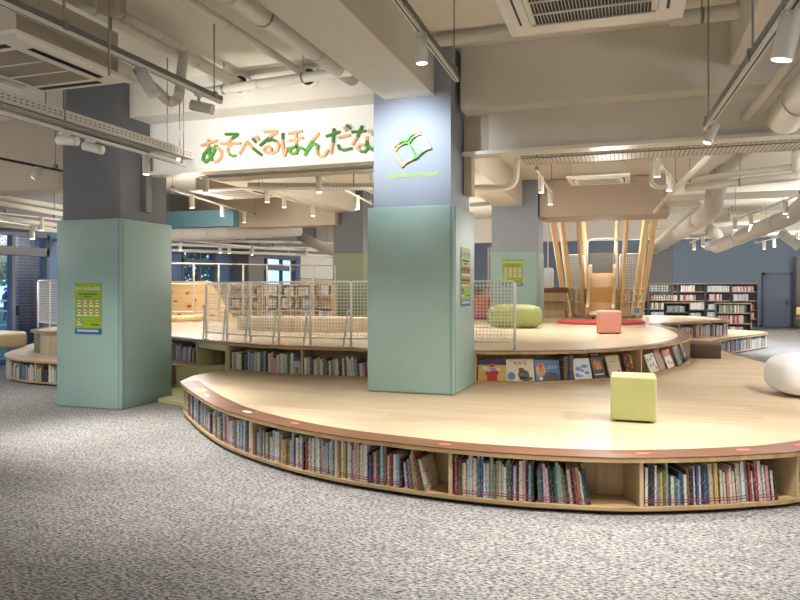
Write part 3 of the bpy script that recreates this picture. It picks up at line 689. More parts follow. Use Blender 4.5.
# ================================================================== posters, emblem and hiragana
def poster(org, u, w, h, label, blue=.11, crooked=0):
    """u: unit vector to the viewer's right along the wall; front is -y of the local frame"""
    n = Vector((u.y,-u.x)); mm = frame(Vector((org[0],org[1])), n, org[2])
    if crooked: mm = mm @ Matrix.Rotation(crooked,4,'Y')
    o = M().box(-w/2,w/2,-.003,0,0,h).build('poster',POSTG,mtx=mm); o.matrix_world = mm; tag(o,label,'poster')
    def sub(nm,mb,m): q = mb.build(nm,m,mtx=mm); q.parent = o; return q
    sub('footer',M().box(-w/2,w/2,-.004,-.003,0,h*blue),POSTB)
    f = M()
    for r_ in (.045,.07): f.box(-w*.42,w*.4,-.005,-.004,h*r_,h*(r_+.012))
    sub('small_print',f,PAPER)
    t = text_on(o,None,'あそべるほんだな',0,h*.86,w*.118,PAPER,y=-.005)
    f = M(); 
    for i in range(15):
        x = -w*.34+i*w*.047; f.box(x,x+w*.03,-.005,-.003,h*.765,h*.79)
    for i in range(6): x = -w*.14+i*w*.047; f.box(x,x+w*.028,-.005,-.003,h*.715,h*.738)
    sub('subtitle',f,INK)
    ic = 0
    for r_ in range(3):
        for c_ in range(4):
            if r_ == 2 and c_ > 0: break
            x = -w*.33+c_*w*.225; z = h*(.62-.18*r_); R = w*.075; k = 20
            blue_ = c_ == 0
            ring = M().tube([(x+R*math.cos(2*PI*i/k),-.005,z+R*math.sin(2*PI*i/k)) for i in range(k+1)],w*.010,5)
            d = M(); vs = [(x+R*math.cos(2*PI*i/k),yy,z+R*math.sin(2*PI*i/k)) for yy in (-.0045,-.003) for i in range(k)]
            d.add(vs,[tuple(range(k)),tuple(range(2*k-1,k-1,-1))]+[(i,(i+1)%k,k+(i+1)%k,k+i) for i in range(k)])
            dd = sub('pictogram',d,PAPER); q = ring.build('ring',POSTB if blue_ else REDI,mtx=mm); q.parent = dd
            g = M(); g.box(x-R*.45,x+R*.5,-.0065,-.0045,z-R*.25,z+R*.15).box(x-R*.1,x+R*.2,-.0065,-.0045,z-R*.1,z+R*.5)
            q = g.build('figure',INK,mtx=mm); q.parent = dd
            cap = M().box(x-R*1.1,x+R*1.1,-.0045,-.003,z-R*1.75,z-R*1.35); sub('caption',cap,PAPER)
    f = M().box(w*.12,w*.42,-.0045,-.003,h*.17,h*.19); sub('small_print',f,INK)
    return o
poster((at(88.5,300,7.13).x,7.125,.95),Vector((1,0)),.42,.655,'lime green rules poster with pictograms on the front of the carpet column')
poster((-1.756,7.625,1.33),Vector((0,1)),.46,.655,'lime green rules poster on the right side of the emblem column')
poster((at(512.5,270,16.69).x,16.694,1.62),Vector((1,0)),.5,.65,'lime green rules poster on the far mint column behind the pouf')
# ---- stroke lettering: every stroke a bar of real thickness on the board
def stroke(pts, w, d, y):
    """pts in the plane y: list of (x,z); mitred bar of width w, standing d proud of the board"""
    P = [Vector(p) for p in pts]; n = len(P); L = []; R = []
    for i,p in enumerate(P):
        a = (p-P[i-1]).normalized() if i else (P[1]-p).normalized(); b = (P[i+1]-p).normalized() if i < n-1 else a
        t = (a+b); t = t.normalized() if t.length > 1e-3 else a
        nn = Vector((-t.y,t.x)); k = 1/max(.6,abs(nn.dot(Vector((-a.y,a.x)))))
        L.append(p+nn*w/2*k); R.append(p-nn*w/2*k)
    m = M(); vs = [(q.x,yy,q.y) for yy in (y-d,y) for S in (L,R) for q in S]
    f = []
    for i in range(n-1):
        a0,a1,b0,b1 = i,i+1,n+i,n+i+1; A0,A1,B0,B1 = 2*n+i,2*n+i+1,3*n+i,3*n+i+1
        f += [(a0,a1,b1,b0),(A1,A0,B0,B1),(a0,A0,A1,a1),(b1,B1,B0,b0)]
    f += [(0,n,3*n,2*n),(n-1,2*n-1,4*n-1,3*n-1)][:2]
    return m.add(vs,f)
LM = {'W':LETW,'G':LEAFD,'L':LEAFG}; LN = {'W':'wooden_stroke','G':'dark_green_stroke','L':'green_stroke'}
def glyph(name, label, ox, oy, sc, strokes, Y, w, d, cat='letter', group=None, back=None):
    P = [[at(ox+x/sc, oy+y/sc, Y) for x,y in s[1]] for s in strokes]
    allp = [p for q in P for p in q]; c = sum(allp,Vector())/len(allp)
    r = thing(name,(c.x,Y,min(p.z for p in allp)),label,cat,group)
    for i,(s,q) in enumerate(zip(strokes,P)):
        stroke([(p.x,p.z) for p in q],w,d+.002*(i%4),Y).build(LN[s[0]],LM[s[0]],r)
    return r
YS = 7.75; A1 = (200,95,8); A2 = (285,95,8); g = 'wooden hiragana letters on the sign board'
G = [('あ',A1,[('W',[(18,408),(150,368)]),('W',[(75,360),(78,422)]),('L',[(78,422),(85,480),(105,528)]),('L',[(138,402),(122,455),(90,510),(55,540),(34,522),(40,480),(72,442),(105,424)]),('W',[(105,424),(148,425),(180,455),(178,500),(152,528),(122,540)])],'leftmost'),
 ('そ',A1,[('G',[(210,318),(315,318)]),('G',[(308,322),(265,352)]),('W',[(265,352),(235,383)]),('W',[(172,394),(335,390)]),('W',[(268,393),(238,415),(226,448),(245,480)]),('L',[(243,479),(268,492),(297,489)])],''),
 ('べ',A1,[('W',[(322,478),(355,425),(385,378),(435,432)]),('G',[(433,430),(503,486)]),('G',[(430,350),(455,382)]),('W',[(456,335),(484,366)])],''),
 ('る',A1,[('W',[(520,298),(628,297)]),('W',[(624,302),(562,346)]),('G',[(564,344),(488,409)]),('G',[(545,372),(585,360),(622,378)]),('W',[(620,376),(640,408),(628,448),(592,470),(545,470),(520,448),(528,424),(555,415),(578,432),(576,460)])],''),
 ('ほ',A1,[('G',[(670,308),(669,362)]),('W',[(669,360),(673,430),(685,495)]),('W',[(684,492),(702,420)]),('W',[(715,315),(825,292)]),('W',[(718,372),(835,346)]),('W',[(775,308),(777,402)]),('L',[(777,400),(790,440),(778,470),(745,476),(724,458),(732,430),(770,418),(810,425),(845,444)])],''),
 ('ん',A2,[('W',[(278,308),(225,372)]),('L',[(227,370),(190,430),(165,492)]),('L',[(188,445),(222,402),(250,396),(268,412),(265,445)]),('W',[(263,443),(264,482),(290,502),(322,490),(352,440)])],''),
 ('だ',A2,[('G',[(335,335),(447,298)]),('G',[(397,272),(390,387)]),('W',[(390,385),(372,478)]),('W',[(435,347),(527,326)]),('G',[(432,400),(440,435),(478,446),(542,430)]),('W',[(476,262),(498,292)]),('G',[(500,245),(530,276)])],''),
 ('な',A2,[('G',[(540,300),(655,292)]),('G',[(624,250),(585,342)]),('W',[(586,340),(545,405)]),('W',[(672,290),(712,322)]),('W',[(664,332),(660,372)]),('G',[(660,370),(668,430),(645,460),(608,454)]),('W',[(610,455),(586,432),(604,400),(650,404)]),('G',[(648,403),(715,445)])],'rightmost')]
desc = ['wooden and green letter あ, leftmost on the white sign board','wooden letter そ with a green top, second on the sign board','wooden letter べ with two small ticks, third on the sign board','wooden letter る with a looped tail, fourth on the sign board',
 'wooden letter ほ with a green loop, fifth on the sign board','wooden letter ん with a green middle, sixth on the sign board','mostly green letter だ with two ticks, seventh on the sign board','letter な cut off by the emblem column, last on the sign board']
for (ch,(ox,oy,sc),st,_),ds in zip(G,desc): glyph('hiragana_letter',ds,ox,oy,sc,st,YS,.029,.04,group=g)
E1 = (370,110,8); YC = 7.12+.055
em = glyph('book_emblem','open book emblem of wood and green bars on the column above the mint padding',*E1,[
 ('W',[(192,312),(230,385),(265,458)]),('W',[(262,456),(298,418),(345,396)]),('L',[(343,397),(378,384),(405,355),(432,332)]),('W',[(430,333),(458,315),(492,307)]),('W',[(492,308),(455,240),(425,188)]),
 ('W',[(190,312),(210,285),(238,266)]),('L',[(236,267),(270,250),(305,250)]),('L',[(303,252),(322,218),(352,196)]),('W',[(350,197),(380,180),(412,173)]),
 ('W',[(208,332),(228,300),(252,284)]),('L',[(250,285),(282,268),(318,268)]),('L',[(316,268),(340,232),(362,214)]),('W',[(360,215),(390,196),(424,190)]),('L',[(312,262),(342,318),(372,378)])],YC,.018,.03,cat='emblem')
a = at(388,178,YC); b = at(439,171.5,YC); wt = thing('wall_lettering',(a.x,YC,a.z),'lime green words playable bookshelf under the book emblem on the column','lettering')
text_on(wt,None,'playable bookshelf',0,0,.08,TXTG,name='words',y=-.004,width=b.x-a.x)
# ================================================================== slatted tower, slide, net
CX,CY = -.72,20.3; Zp = .782
tw = thing('slatted_tower',(CX,CY,Zp),'round tower of leaning honey pine boards with cubby shelves on the upper platform','play structure')
R0,R1,ZT = 1.0,1.42,3.6
def fin(th, w=.22, t=.08, zt=ZT):
    d0 = Vector((math.sin(th),-math.cos(th),0)); tt = Vector((math.cos(th),math.sin(th),0))
    c = Vector((CX,CY,0)); m = M(); vs = []
    for z in (Zp,zt):
        r = R0+(R1-R0)*(z-Zp)/(ZT-Zp)
        for a,b in ((-1,-1),(1,-1),(1,1),(-1,1)): vs.append(c+d0*(r+b*w/2*.6)+tt*(a*t/2)+Vector((0,0,z)))
    m.add(vs,[(3,2,1,0),(4,5,6,7),(0,1,5,4),(1,2,6,5),(2,3,7,6),(3,0,4,7)]); return m
angs = [-76,-49,-25,28,58,84,125,165,205,240]
for a in angs: fin(math.radians(a)).build('board',PINE,tw)
for z in (.84,1.20,1.57):
    m = M(); k = 40; A = []; B = []
    for i in range(k+1):
        th = math.radians(-100+ (200)*i/k)
        r = R0+(R1-R0)*(z-Zp)/(ZT-Zp)
        A.append((CX+math.sin(th)*(r+.02),CY-math.cos(th)*(r+.02))); B.append((CX+math.sin(th)*(r-.26),CY-math.cos(th)*(r-.26)))
    M().strip(A,B,z-.012,z+.012).build('shelf',PINE,tw)
k = 30; A = [(CX+math.sin(th)*.74,CY-math.cos(th)*.74) for th in [math.radians(-100+200*i/k) for i in range(k+1)]]; B = [(CX+math.sin(th)*.72,CY-math.cos(th)*.72) for th in [math.radians(-100+200*i/k) for i in range(k+1)]]
M().strip(A,B,.79,1.56).build('back_panel',BIRCHV,tw)
# inner white tube frame with grey net
NETG = mat('grey climbing net',(120,116,108),.8,noise=.2,nscale=30)
nf = thing('climbing_frame',(CX,CY+.3,1.57),'white round-cornered tube frame with grey net inside the slatted tower','play structure')
def loopf(x0,x1,z0,z1,y,r=.1,tr=.032): return M().tube([(x0,y,z0),(x0,y,z1-r),(x0+r*.3,y,z1-r*.3),(x0+r,y,z1),(x1-r,y,z1),(x1-r*.3,y,z1-r*.3),(x1,y,z1-r),(x1,y,z0)],tr,8)
cx0 = at(587,260,20.2).x; cx1 = at(617,260,20.2).x
loopf(cx0,cx1,1.58,2.95,20.2).build('door_frame',WHITEM,nf)
def net(x0,x1,y0,y1,z0,z1,cell,w,m,par,name='net',wave=0):
    q = M(); L = math.hypot(x1-x0,y1-y0); n = int(L/cell); k = int((z1-z0)/cell)
    for i in range(n+1):
        f = i/n; q.tube([(x0+(x1-x0)*f,y0+(y1-y0)*f,z0),(x0+(x1-x0)*f,y0+(y1-y0)*f,z1)],w,4,False)
    for j in range(k+1): q.tube([(x0,y0,z0+j*cell),(x1,y1,z0+j*cell)],w,4,False)
    return q.build(name,m,par)
net(cx0+.03,cx1-.03,21.2,21.2,1.6,2.6,.05,.012,NETG,nf)
sx0 = at(560,260,21.0).x; sx1 = at(645,260,21).x
for (a,b) in ((566,584),(620,641)):
    xa = at(a,260,20.6).x; xb = at(b,260,20.6).x
    loopf(xa,xb,1.58,2.55,20.6,.08,.018).build('side_frame',WHITEM,nf); net(xa,xb,20.62,20.62,1.6,2.52,.045,.009,mat('pale mesh',(196,194,188),.7,noise=.1,nscale=20),nf,'side_net')
# slide
SLIDE = mat('amber plastic slide',(200,150,72),.35,noise=.04,nscale=4)
sl = thing('play_slide',(CX+.0,18.9,Zp),'amber coloured slide coming out of the slatted tower','slide')
xl,xr = at(589,290,19.1).x, at(614,290,19.1).x
m = M(); prof = [(20.0,2.0),(19.6,1.92),(19.2,1.6),(18.8,1.2),(18.5,.98),(18.2,.9)]
vs = [(x,y,z+dz) for dz in (0,-.05) for x in (xl,xr) for y,z in prof]; n = len(prof)
f = []
for i in range(n-1): f += [(i,i+1,n+i+1,n+i),(2*n+i+1,2*n+i,3*n+i,3*n+i+1),(i+1,i,2*n+i,2*n+i+1),(n+i,n+i+1,3*n+i+1,3*n+i)]
f += [(0,n,3*n,2*n),(n-1,3*n-1,4*n-1,2*n-1)]
m.add(vs,f).build('slide_bed',SLIDE,sl)
for x in (xl,xr):
    q = M()
    for i in range(n-1):
        (y0,z0),(y1,z1) = prof[i],prof[i+1]; hh = .24 if i < 3 else .18
        q.add([(x-.04,y0,z0-.06),(x+.04,y0,z0-.06),(x+.04,y1,z1-.06),(x-.04,y1,z1-.06),(x-.04,y0,z0+hh),(x+.04,y0,z0+hh),(x+.04,y1,z1+(.24 if i < 2 else .18)),(x-.04,y1,z1+(.24 if i < 2 else .18))],[(3,2,1,0),(4,5,6,7),(0,1,5,4),(1,2,6,5),(2,3,7,6),(3,0,4,7)])
    q.build('side_rail',PINE,sl)
M().box(xl+.1,xl+.16,18.5,18.56,Zp,.93).build('support',DARKG,sl); M().box(xr-.16,xr-.1,18.5,18.56,Zp,.93).build('support',DARKG,sl)
# hanging white padded tube left of the tower
hx = at(548,280,19.0)
hb = thing('hanging_bag',(hx.x,19.0,1.6),'white padded bag hanging on a cord left of the slatted tower','hanging toy')
M().lathe((hx.x,19.0,0),[(.0,1.58),(.12,1.58),(.15,1.62),(.15,2.05),(.12,2.12),(.0,2.14)],20).build('bag',WHITEV,hb)
M().tube([(hx.x,19,2.13),(hx.x,19,CEIL)],.02,6).build('cord',WHITEM,hb)
# stepped wooden shelf left of the tower
st = thing('stepped_shelf',(-2.1,19.6,Zp),'stepped birch bench with a brown top between far column and slatted tower','shelf')
M().box(-2.35,-1.62,19.3,19.32,Zp,1.5).box(-2.35,-1.62,18.7,18.75,Zp,.98).box(-2.35,-1.62,18.75,19.3,.95,.98).build('steps',BIRCHV,st)
M().box(-2.35,-1.62,19.0,19.34,1.22,1.25).build('shelf',BIRCHV,st)
M().box(-2.35,-1.62,19.25,19.8,1.45,1.6).build('top',mat('red brown bench top',(134,82,56),.45,noise=.06,nscale=9),st)
# big grey rope nets further back
ng = thing('rope_net',(0,23.8,Zp),'large grey rope net wall behind the far mint column and the tower','net')
NETB = mat('beige rope',(176,160,138),.9,noise=.15,nscale=30)
net(-4.6,-2.9,23.4,23.4,.8,3.0,.09,.016,NETB,ng)
net(-1.0,1.3,23.4,23.4,1.2,2.9,.07,.013,NETG,ng)
# books and things in the tower's cubbies
for px_,py,cc,lb in ((622,298,(206,80,66),'red and white picture book shown face-out in the tower cubby'),(638,296,(80,170,60),'white picture book with a green blob in the tower cubby'),(637,315,(150,160,200),'pale blue picture book low in the tower cubby')):
    q = at(px_,py,19.7); w = .2; q.z = (1.213 if py < 310 else .853)+.12; w = .22
    o = M().box(q.x-w/2,q.x+w/2,19.7,19.72,q.z-.12,q.z+.12).build('picture_book',PAPER,org=(q.x,19.7,q.z-.12)); tag(o,lb,'book')
    M().box(q.x-w*.3,q.x+w*.3,19.69,19.7,q.z-.06,q.z+.06).build('cover_picture',mat(lb[:12],cc,.5,noise=.1,nscale=9),o)
# climbing wall and curved beam at the left behind the column
cw = thing('climbing_wall',(-9.6,14,Zp),'sloping plywood climbing board with coloured holds, right of the carpet column','climbing wall')
ca = at(168,300,14.5); cb = at(216,300,14.5); 
M().add([(ca.x-1,14.2,.8),(cb.x+.7,14.2,.8),(cb.x+.7,14.25,.8),(ca.x-1,14.25,.8),(ca.x-1,14.9,1.75),(cb.x-.45,14.9,1.75),(cb.x-.45,14.95,1.75),(ca.x-1,14.95,1.75)],[(3,2,1,0),(4,5,6,7),(0,1,5,4),(1,2,6,5),(2,3,7,6),(3,0,4,7)]).build('board',wood_mat('climbing plywood',(222,184,130),(206,166,112),'x',.5),cw)
for px_,py,cc in ((173,291,(210,170,60)),(176,301,(150,130,110)),(195,300,(196,60,60)),(205,306,(150,140,120)),(180,315,(190,60,50)),(190,306,(190,60,50)),(213,315,(206,96,80)),(188,293,(130,120,110))):
    y = 14.25; 
    for _ in range(8):
        q = at(px_,py,y); y = 14.2+(q.z-.8)*.7/.95
    M().lathe((q.x,y-.02,q.z-.03),[(.0,0),(.05,.01),(.055,.035),(.03,.06),(0,.065)],10).build('hold',mat('hold %d %d'%(cc[0],cc[1]),cc,.5,noise=.1),cw)
o = M().tube([at(160,319,13.2),at(175,318.5,13.2),at(190,318,13.3),at(202,317,13.6)],.07,8).build('curved_beam',PINE,org=at(180,319,13.2)); tag(o,'rounded wooden beam lying below the climbing board','beam')
# wooden cubby shelf behind the mesh
def cubby(x0,x1,y,z0,z1,rows,cols,label,name='cubby_shelf',dep=.3,m=BIRCHV,seed=0,pal=None,bk=True,fill=.8):
    r = thing(name,((x0+x1)/2,y,z0),label,'bookshelf'); rnd = random.Random(seed)
    t = .025
    M().box(x0,x0+t,y,y+dep,z0,z1).build('side_panel',m,r); M().box(x1-t,x1,y,y+dep,z0,z1).build('side_panel',m,r)
    M().box(x0,x1,y,y+dep,z1-t,z1).build('top',m,r); M().box(x0+t,x1-t,y+dep-.015,y+dep,z0,z1-t).build('back_panel',m,r)
    for j in range(rows):
        z = z0+(z1-z0)*j/rows; M().box(x0+t,x1-t,y,y+dep-.015,z,z+t).build('shelf',m,r)
    for i in range(1,cols):
        x = x0+(x1-x0)*i/cols; M().box(x-t/2,x+t/2,y,y+dep-.015,z0+t,z1-t).build('divider',m,r)
    if bk:
        for j in range(rows):
            z = z0+(z1-z0)*j/rows+t+.001; hh = (z1-z0)/rows-t
            for i in range(cols):
                x = x0+(x1-x0)*i/cols+t+rnd.uniform(0,.12); xe = x0+(x1-x0)*(i+1)/cols-t
                if rnd.random() > fill: continue
                end = x+(xe-x)*rnd.uniform(.55,1)
                hb_ = rnd.uniform(.7,.88)
                while x < end-.04:
                    w = rnd.uniform(.015,.04); col = rnd.choice(pal or ['white','white','cream','light grey','light blue','beige','pink','red','yellow','light grey','grey'])
                    far_book(Matrix.Translation((x+w/2,y+.02,z)),w,hh*min(.93,hb_+rnd.uniform(-.06,.06)),min(.2,dep-.05),col); x += w+.001
    return r
xa = at(262,300,15.5).x; xb = at(332,300,15.5).x
cubby(xa,xb,15.5,.785,1.66,3,4,'birch cubby bookshelf seen through the mesh railing left of the emblem column',seed=3,fill=.75)
xa = at(216,300,15.9).x; xb = at(258,300,15.9).x
cubby(xa,xb,15.9,.785,1.62,3,3,'birch cubby bookshelf behind the mesh railing, right of the climbing board',seed=5,fill=.5)
cubby(-4.6,-3.4,19.2,.785,1.6,2,2,'low brown cubby shelf glimpsed between the two mint columns',seed=6,m=mat('brown laminate',(140,98,70),.5,noise=.05),fill=.3)
# white round bench inside the railing
o = M().prism([(at(300,330,11.2).x+.9*math.cos(2*PI*i/36)*1.6,11.5+.6*math.sin(2*PI*i/36)) for i in range(36)],.782,1.02).build('round_bench',BIRCH,org=(-4.8,11.5,.78),bevel=.01); tag(o,'low oval birch bench behind the mesh railing','bench')
# ---- back wall bookcases (dark frames, pale shelf fronts)
DK = mat('dark bookcase steel',(60,64,70),.5,noise=.05,nscale=9); SHF = wood_mat('pale shelf board',(176,156,124),(150,128,98),'x',.5)
def bookcase(pxa,pxb,Y,z1,rows,label,seed,z0=.05,pal=None,fill=1):
    x0 = at(pxa,300,Y).x; x1 = at(pxb,300,Y).x; rnd = random.Random(seed)
    r = thing('bookcase',((x0+x1)/2,Y,0),label,'bookcase'); dep = .32; t = .03
    for x in (x0,x1-t): M().box(x,x+t,Y,Y+dep,0,z1).build('side_panel',DK,r)
    M().box(x0,x1,Y+dep-.02,Y+dep,0,z1).build('back_panel',DK,r); M().box(x0-.02,x1+.02,Y-.02,Y+dep,z1-.03,z1).build('top',SHF,r)
    for j in range(rows):
        z = z0+(z1-z0)*j/rows; M().box(x0+t,x1-t,Y,Y+dep-.02,z,z+.028).build('shelf',SHF,r)
        z += .03; hh = (z1-z0)/rows-.06; x = x0+t+rnd.uniform(0,.1); end = x1-t-rnd.uniform(0,.35)
        if rnd.random() > fill: continue
        base = rnd.choice([['white','cream','pink','white'],['cream','yellow','beige','orange'],['white','light blue','light grey'],['white','red','pink','light grey'],['grey','pale green','white','brown']]) 
        hb_ = rnd.uniform(.65,.9)
        while x < end:
            w = rnd.uniform(.02,.05); far_book(Matrix.Translation((x+w/2,Y+.03,z)),w,hh*(hb_+rnd.uniform(-.05,.05)),.2,rnd.choice(base)); x += w+.002
    return r
Yc = 29.5
labs = ['dark bookcase nearest the slatted tower against the blue wall','dark bookcase second from the tower against the blue wall','dark bookcase in the middle of the blue wall row','dark bookcase fourth along the blue wall, rows of pale paperbacks','rightmost dark bookcase against the blue wall, beside the door']
for i,(a,b) in enumerate(((632,648),(648.5,678),(678.5,705),(705.5,731),(731.5,758))): bookcase(a,b,Yc,1.8,5,labs[i],40+i)
bookcase(716,751,25.2,1.1,3,'lower free-standing bookcase in front of the tall blue wall bookcases',60)
bookcase(664,690,25.6,1.1,3,'lower free-standing bookcase partly hidden behind the upper platform',62)
# far books as one object
me_names = sorted(set(STUFFC)); me = bpy.data.meshes.new('books'); me.from_pydata([tuple(v) for v in STUFF.v],[],STUFF.f)
for n in me_names: me.materials.append(CM[n][1])
me.polygons.foreach_set('material_index',[me_names.index(c) for c in STUFFC]); me.update()
o = bpy.data.objects.new('distant_books',me); C.objects.link(o); tag(o,'mass of small pale and coloured books on the distant shelves','books',kind='stuff')
# chairs and table by the door
def chair(x,y,rot,label):
    mm = Matrix.Translation((x,y,0)) @ Matrix.Rotation(rot,4,'Z'); r = thing('wooden_chair',(x,y,0),label,'chair','wooden chairs by the far door')
    def T(mb): 
        mb.v = [mm @ v for v in mb.v]; return mb
    T(M().box(-.21,.21,-.21,.21,.43,.46)).build('seat',PINE,r); T(M().box(-.2,.2,.19,.215,.6,.88)).build('backrest',PINE,r)
    for a in (-1,1):
        for b in (-1,1): T(M().tube([(a*.19,b*.19,.43),(a*.22,b*.24,0)],.014,8)).build('leg',STEEL,r)
        T(M().tube([(a*.19,.2,.44),(a*.19,.21,.62)],.014,8)).build('back_post',STEEL,r)
chair(6.35,29.9,.4,'wooden chair with metal legs right of the far blue door, left of its twin')
chair(6.95,29.6,-.3,'wooden chair at the right border beside the far blue door')
tb = thing('table',(7.2,30.6,0),'wooden table behind the chairs right of the far door','table'); M().box(6.7,8.2,30.2,31.0,.7,.74).build('tabletop',PINE,tb)
for x in (6.75,8.1):
    for y in (30.25,30.9): M().box(x,x+.04,y,y+.04,0,.7).build('leg',STEEL,tb)
o = M().box(6.72,6.95,31.26,31.3,1.1,1.5).build('notice_board',PAPER,org=(6.8,31.28,1.1)); tag(o,'pale notice on the tan wall right of the far door','notice')
# ================================================================== ceiling services
def atz(x,y,z):
    u = (x-400)/FPX; v = (HY-y)/FPX; t = (z-EYE)/v
    return Vector((t*(-sn+u*cs), t*(cs+u*sn), z))
def bend(pts, r, n=5):
    """round the corners of a polyline"""
    P = [Vector(p) for p in pts]; out = [P[0]]
    for i in range(1,len(P)-1):
        a = (P[i-1]-P[i]); b = (P[i+1]-P[i]); k = min(r,a.length*.45,b.length*.45)
        A = P[i]+a.normalized()*k; B = P[i]+b.normalized()*k
        for j in range(n+1):
            t = j/n; out.append(A*(1-t)**2+P[i]*2*t*(1-t)+B*t*t)
    out.append(P[-1]); return out
def pipe(pts, r, label, m=PIPE, name='ceiling_pipe', br=.15, seg=14, cat='pipe', collars=0, group=None, clamp=None):
    P = bend(pts,br); c = sum(P,Vector())/len(P)
    o = M().tube(P,r,seg).build(name,m,org=c); tag(o,label,cat,group)
    a,b = Vector(pts[0]),Vector(pts[1])
    for k in range(collars):
        t = (k+.6)/(collars+.2); q = a.lerp(b,t); d = (b-a).normalized()
        M().tube([q-d*.02,q+d*.02],r*1.06,seg).build('collar',m,o)
    for t in (clamp or []):
        q = a.lerp(b,t); d = (b-a).normalized()
        M().tube([q-d*.015,q+d*.015],r*1.05,12).build('clamp',STEEL,o); M().tube([q,Vector((q.x,q.y,CEIL))],.006,6).build('hanger_rod',STEEL,o)
    return o
R0 = atz
# group above the sign, running towards the camera
zc = 4.0
pipe([atz(60,-18,zc),atz(180,46,zc),atz(184,50,zc),atz(179,95,3.45)],.05,'white lagged pipe at upper left bending down in an elbow before the column',br=.12,collars=3,clamp=[.45])
pipe([atz(178,99,3.42),atz(170,103,3.42),atz(150,84,3.5),atz(108,60,3.52),atz(92,50,3.52)],.05,'white lagged pipe loop behind the ceiling cassette at left',br=.1)
pipe([(atz(222,75,zc).x-.05,1.0,zc),(atz(222,75,zc).x,7.36,zc)],.065,'long white lagged pipe ending in the leftmost wall sleeve above the sign',collars=4)
pb_ = atz(295,68,zc); pipe([(pb_.x-.1,1.0,zc),(pb_.x,7.36,zc)],.04,'thin cream pipe ending in the second wall sleeve above the sign',collars=2)
pc_ = atz(340,68,3.95); pipe([(pc_.x-.25,1.0,3.95),(pc_.x,7.36,3.95)],.095,'thick white lagged pipe beside the lengthways beam above the sign',collars=4,clamp=[.7])
for px_,py,r_ in ((222,75,.14),(295,68,.13)):
    q = atz(px_,py,zc); o = M().tube([(q.x,7.31,zc),(q.x,7.36,zc)],r_,24).build('wall_sleeve',WHITEP,org=(q.x,7.33,zc)); tag(o,'white round wall sleeve where %s pipe meets the beam'%('the left lagged' if px_==222 else 'the thin cream'),'wall sleeve')
    M().tube([(q.x,7.30,zc),(q.x,7.312,zc)],r_*.72,24).build('dark_opening',BLACK,o)
pd0 = at(205,92,7.0); pd1 = at(412,62,7.0)
pipe([pd0,pd1,Vector((pd1.x+.02,7.0,4.0)),Vector((pd1.x+.12,6.9,4.08)),Vector((-1.0,6.9,4.08))],.055,'long horizontal pipe crossing below the beam above the hiragana sign',br=.18,collars=2,clamp=[.1,.5])
pipe([(.35,6.8,4.0),(2.6,6.8,4.0)],.07,'horizontal pipe behind the upper right ceiling cassette',clamp=[.12,.65])
pf1 = at(745,118,7.6)
pipe([pf1,at(806,45,6.2)],.045,'slim cream pipe rising at the upper right corner')
pg = at(797,104,6.9); pipe([(pg.x,7.36,pg.z),(pg.x+.05,5.0,pg.z+.05)],.17,'thick lagged duct at the upper right edge',name='ceiling_duct',cat='duct',seg=20,collars=2)
# ---- beyond the cross beam, right side: ducts and pipes
def P2d(*a): return [at(x,y,Y) for x,y,Y in a]
pipe(P2d((655,247,24),(712,212,19),(716,188,17.5),(722,166,16.6)),.22,'large bent round duct running back over the upper tier',m=PIPEG,name='ceiling_duct',cat='duct',seg=20,br=.5,collars=3)
pipe(P2d((722,166,16.6),(762,132,13.8),(800,88,10.5)),.2,'large round duct descending from the front beam at right',m=PIPEG,name='ceiling_duct',cat='duct',seg=20,collars=2)
pipe(P2d((716,247,21),(792,216,15.5),(830,180,13.2)),.17,'round duct reaching the right edge above the blue wall',m=PIPEG,name='ceiling_duct',cat='duct',seg=20,collars=4)
pipe(P2d((708,246,23),(718,240,22),(718,234,21.6),(708,228,21.5)),.15,'short elbow duct above the blue wall',m=PIPEG,name='ceiling_duct',cat='duct',seg=16,br=.3)
pipe(P2d((655,212,16.2),(672,192,15.2),(738,128,9.6)),.05,'long diagonal cream pipe passing under the beam',clamp=[.6])
pipe(P2d((667,204,16),(700,203,16),(655,243,21)),.06,'bent cream pipe beside the large duct')
pipe(P2d((676,182,15),(710,177,15),(800,166,14)),.06,'upper of two parallel horizontal pipes at right',clamp=[.4])
pipe(P2d((686,188,15),(800,176,14.2)),.075,'lower of two parallel horizontal pipes at right',clamp=[.5])
pipe(P2d((652,156,10.5),(651,184,10.5),(660,188,10.5),(668,186,10.5)),.032,'u-shaped pipe hanging right of the slatted tower',br=.15)
pipe(P2d((690,236,22),(800,232,21)),.05,'thin horizontal pipe low above the blue wall')
pipe(P2d((655,228,23),(760,222,22)),.07,'horizontal pipe over the bookcases')
pipe(P2d((780,232,20),(800,247,20)),.13,'short slanting duct at the right border',m=PIPEG,name='ceiling_duct',cat='duct',seg=16)
pipe(P2d((796,150,14),(796,172,14)),.07,'vertical pipe at the right border under the tray')
# above the middle, between columns
pipe(P2d((470,188,11.5),(516,187,11.5),(517,160,11.5)),.05,'bent pipe below the lengthways beam behind the emblem column',br=.2)
pipe(P2d((470,205,17),(492,203,17)),.05,'pipe stub left of the far mint column')
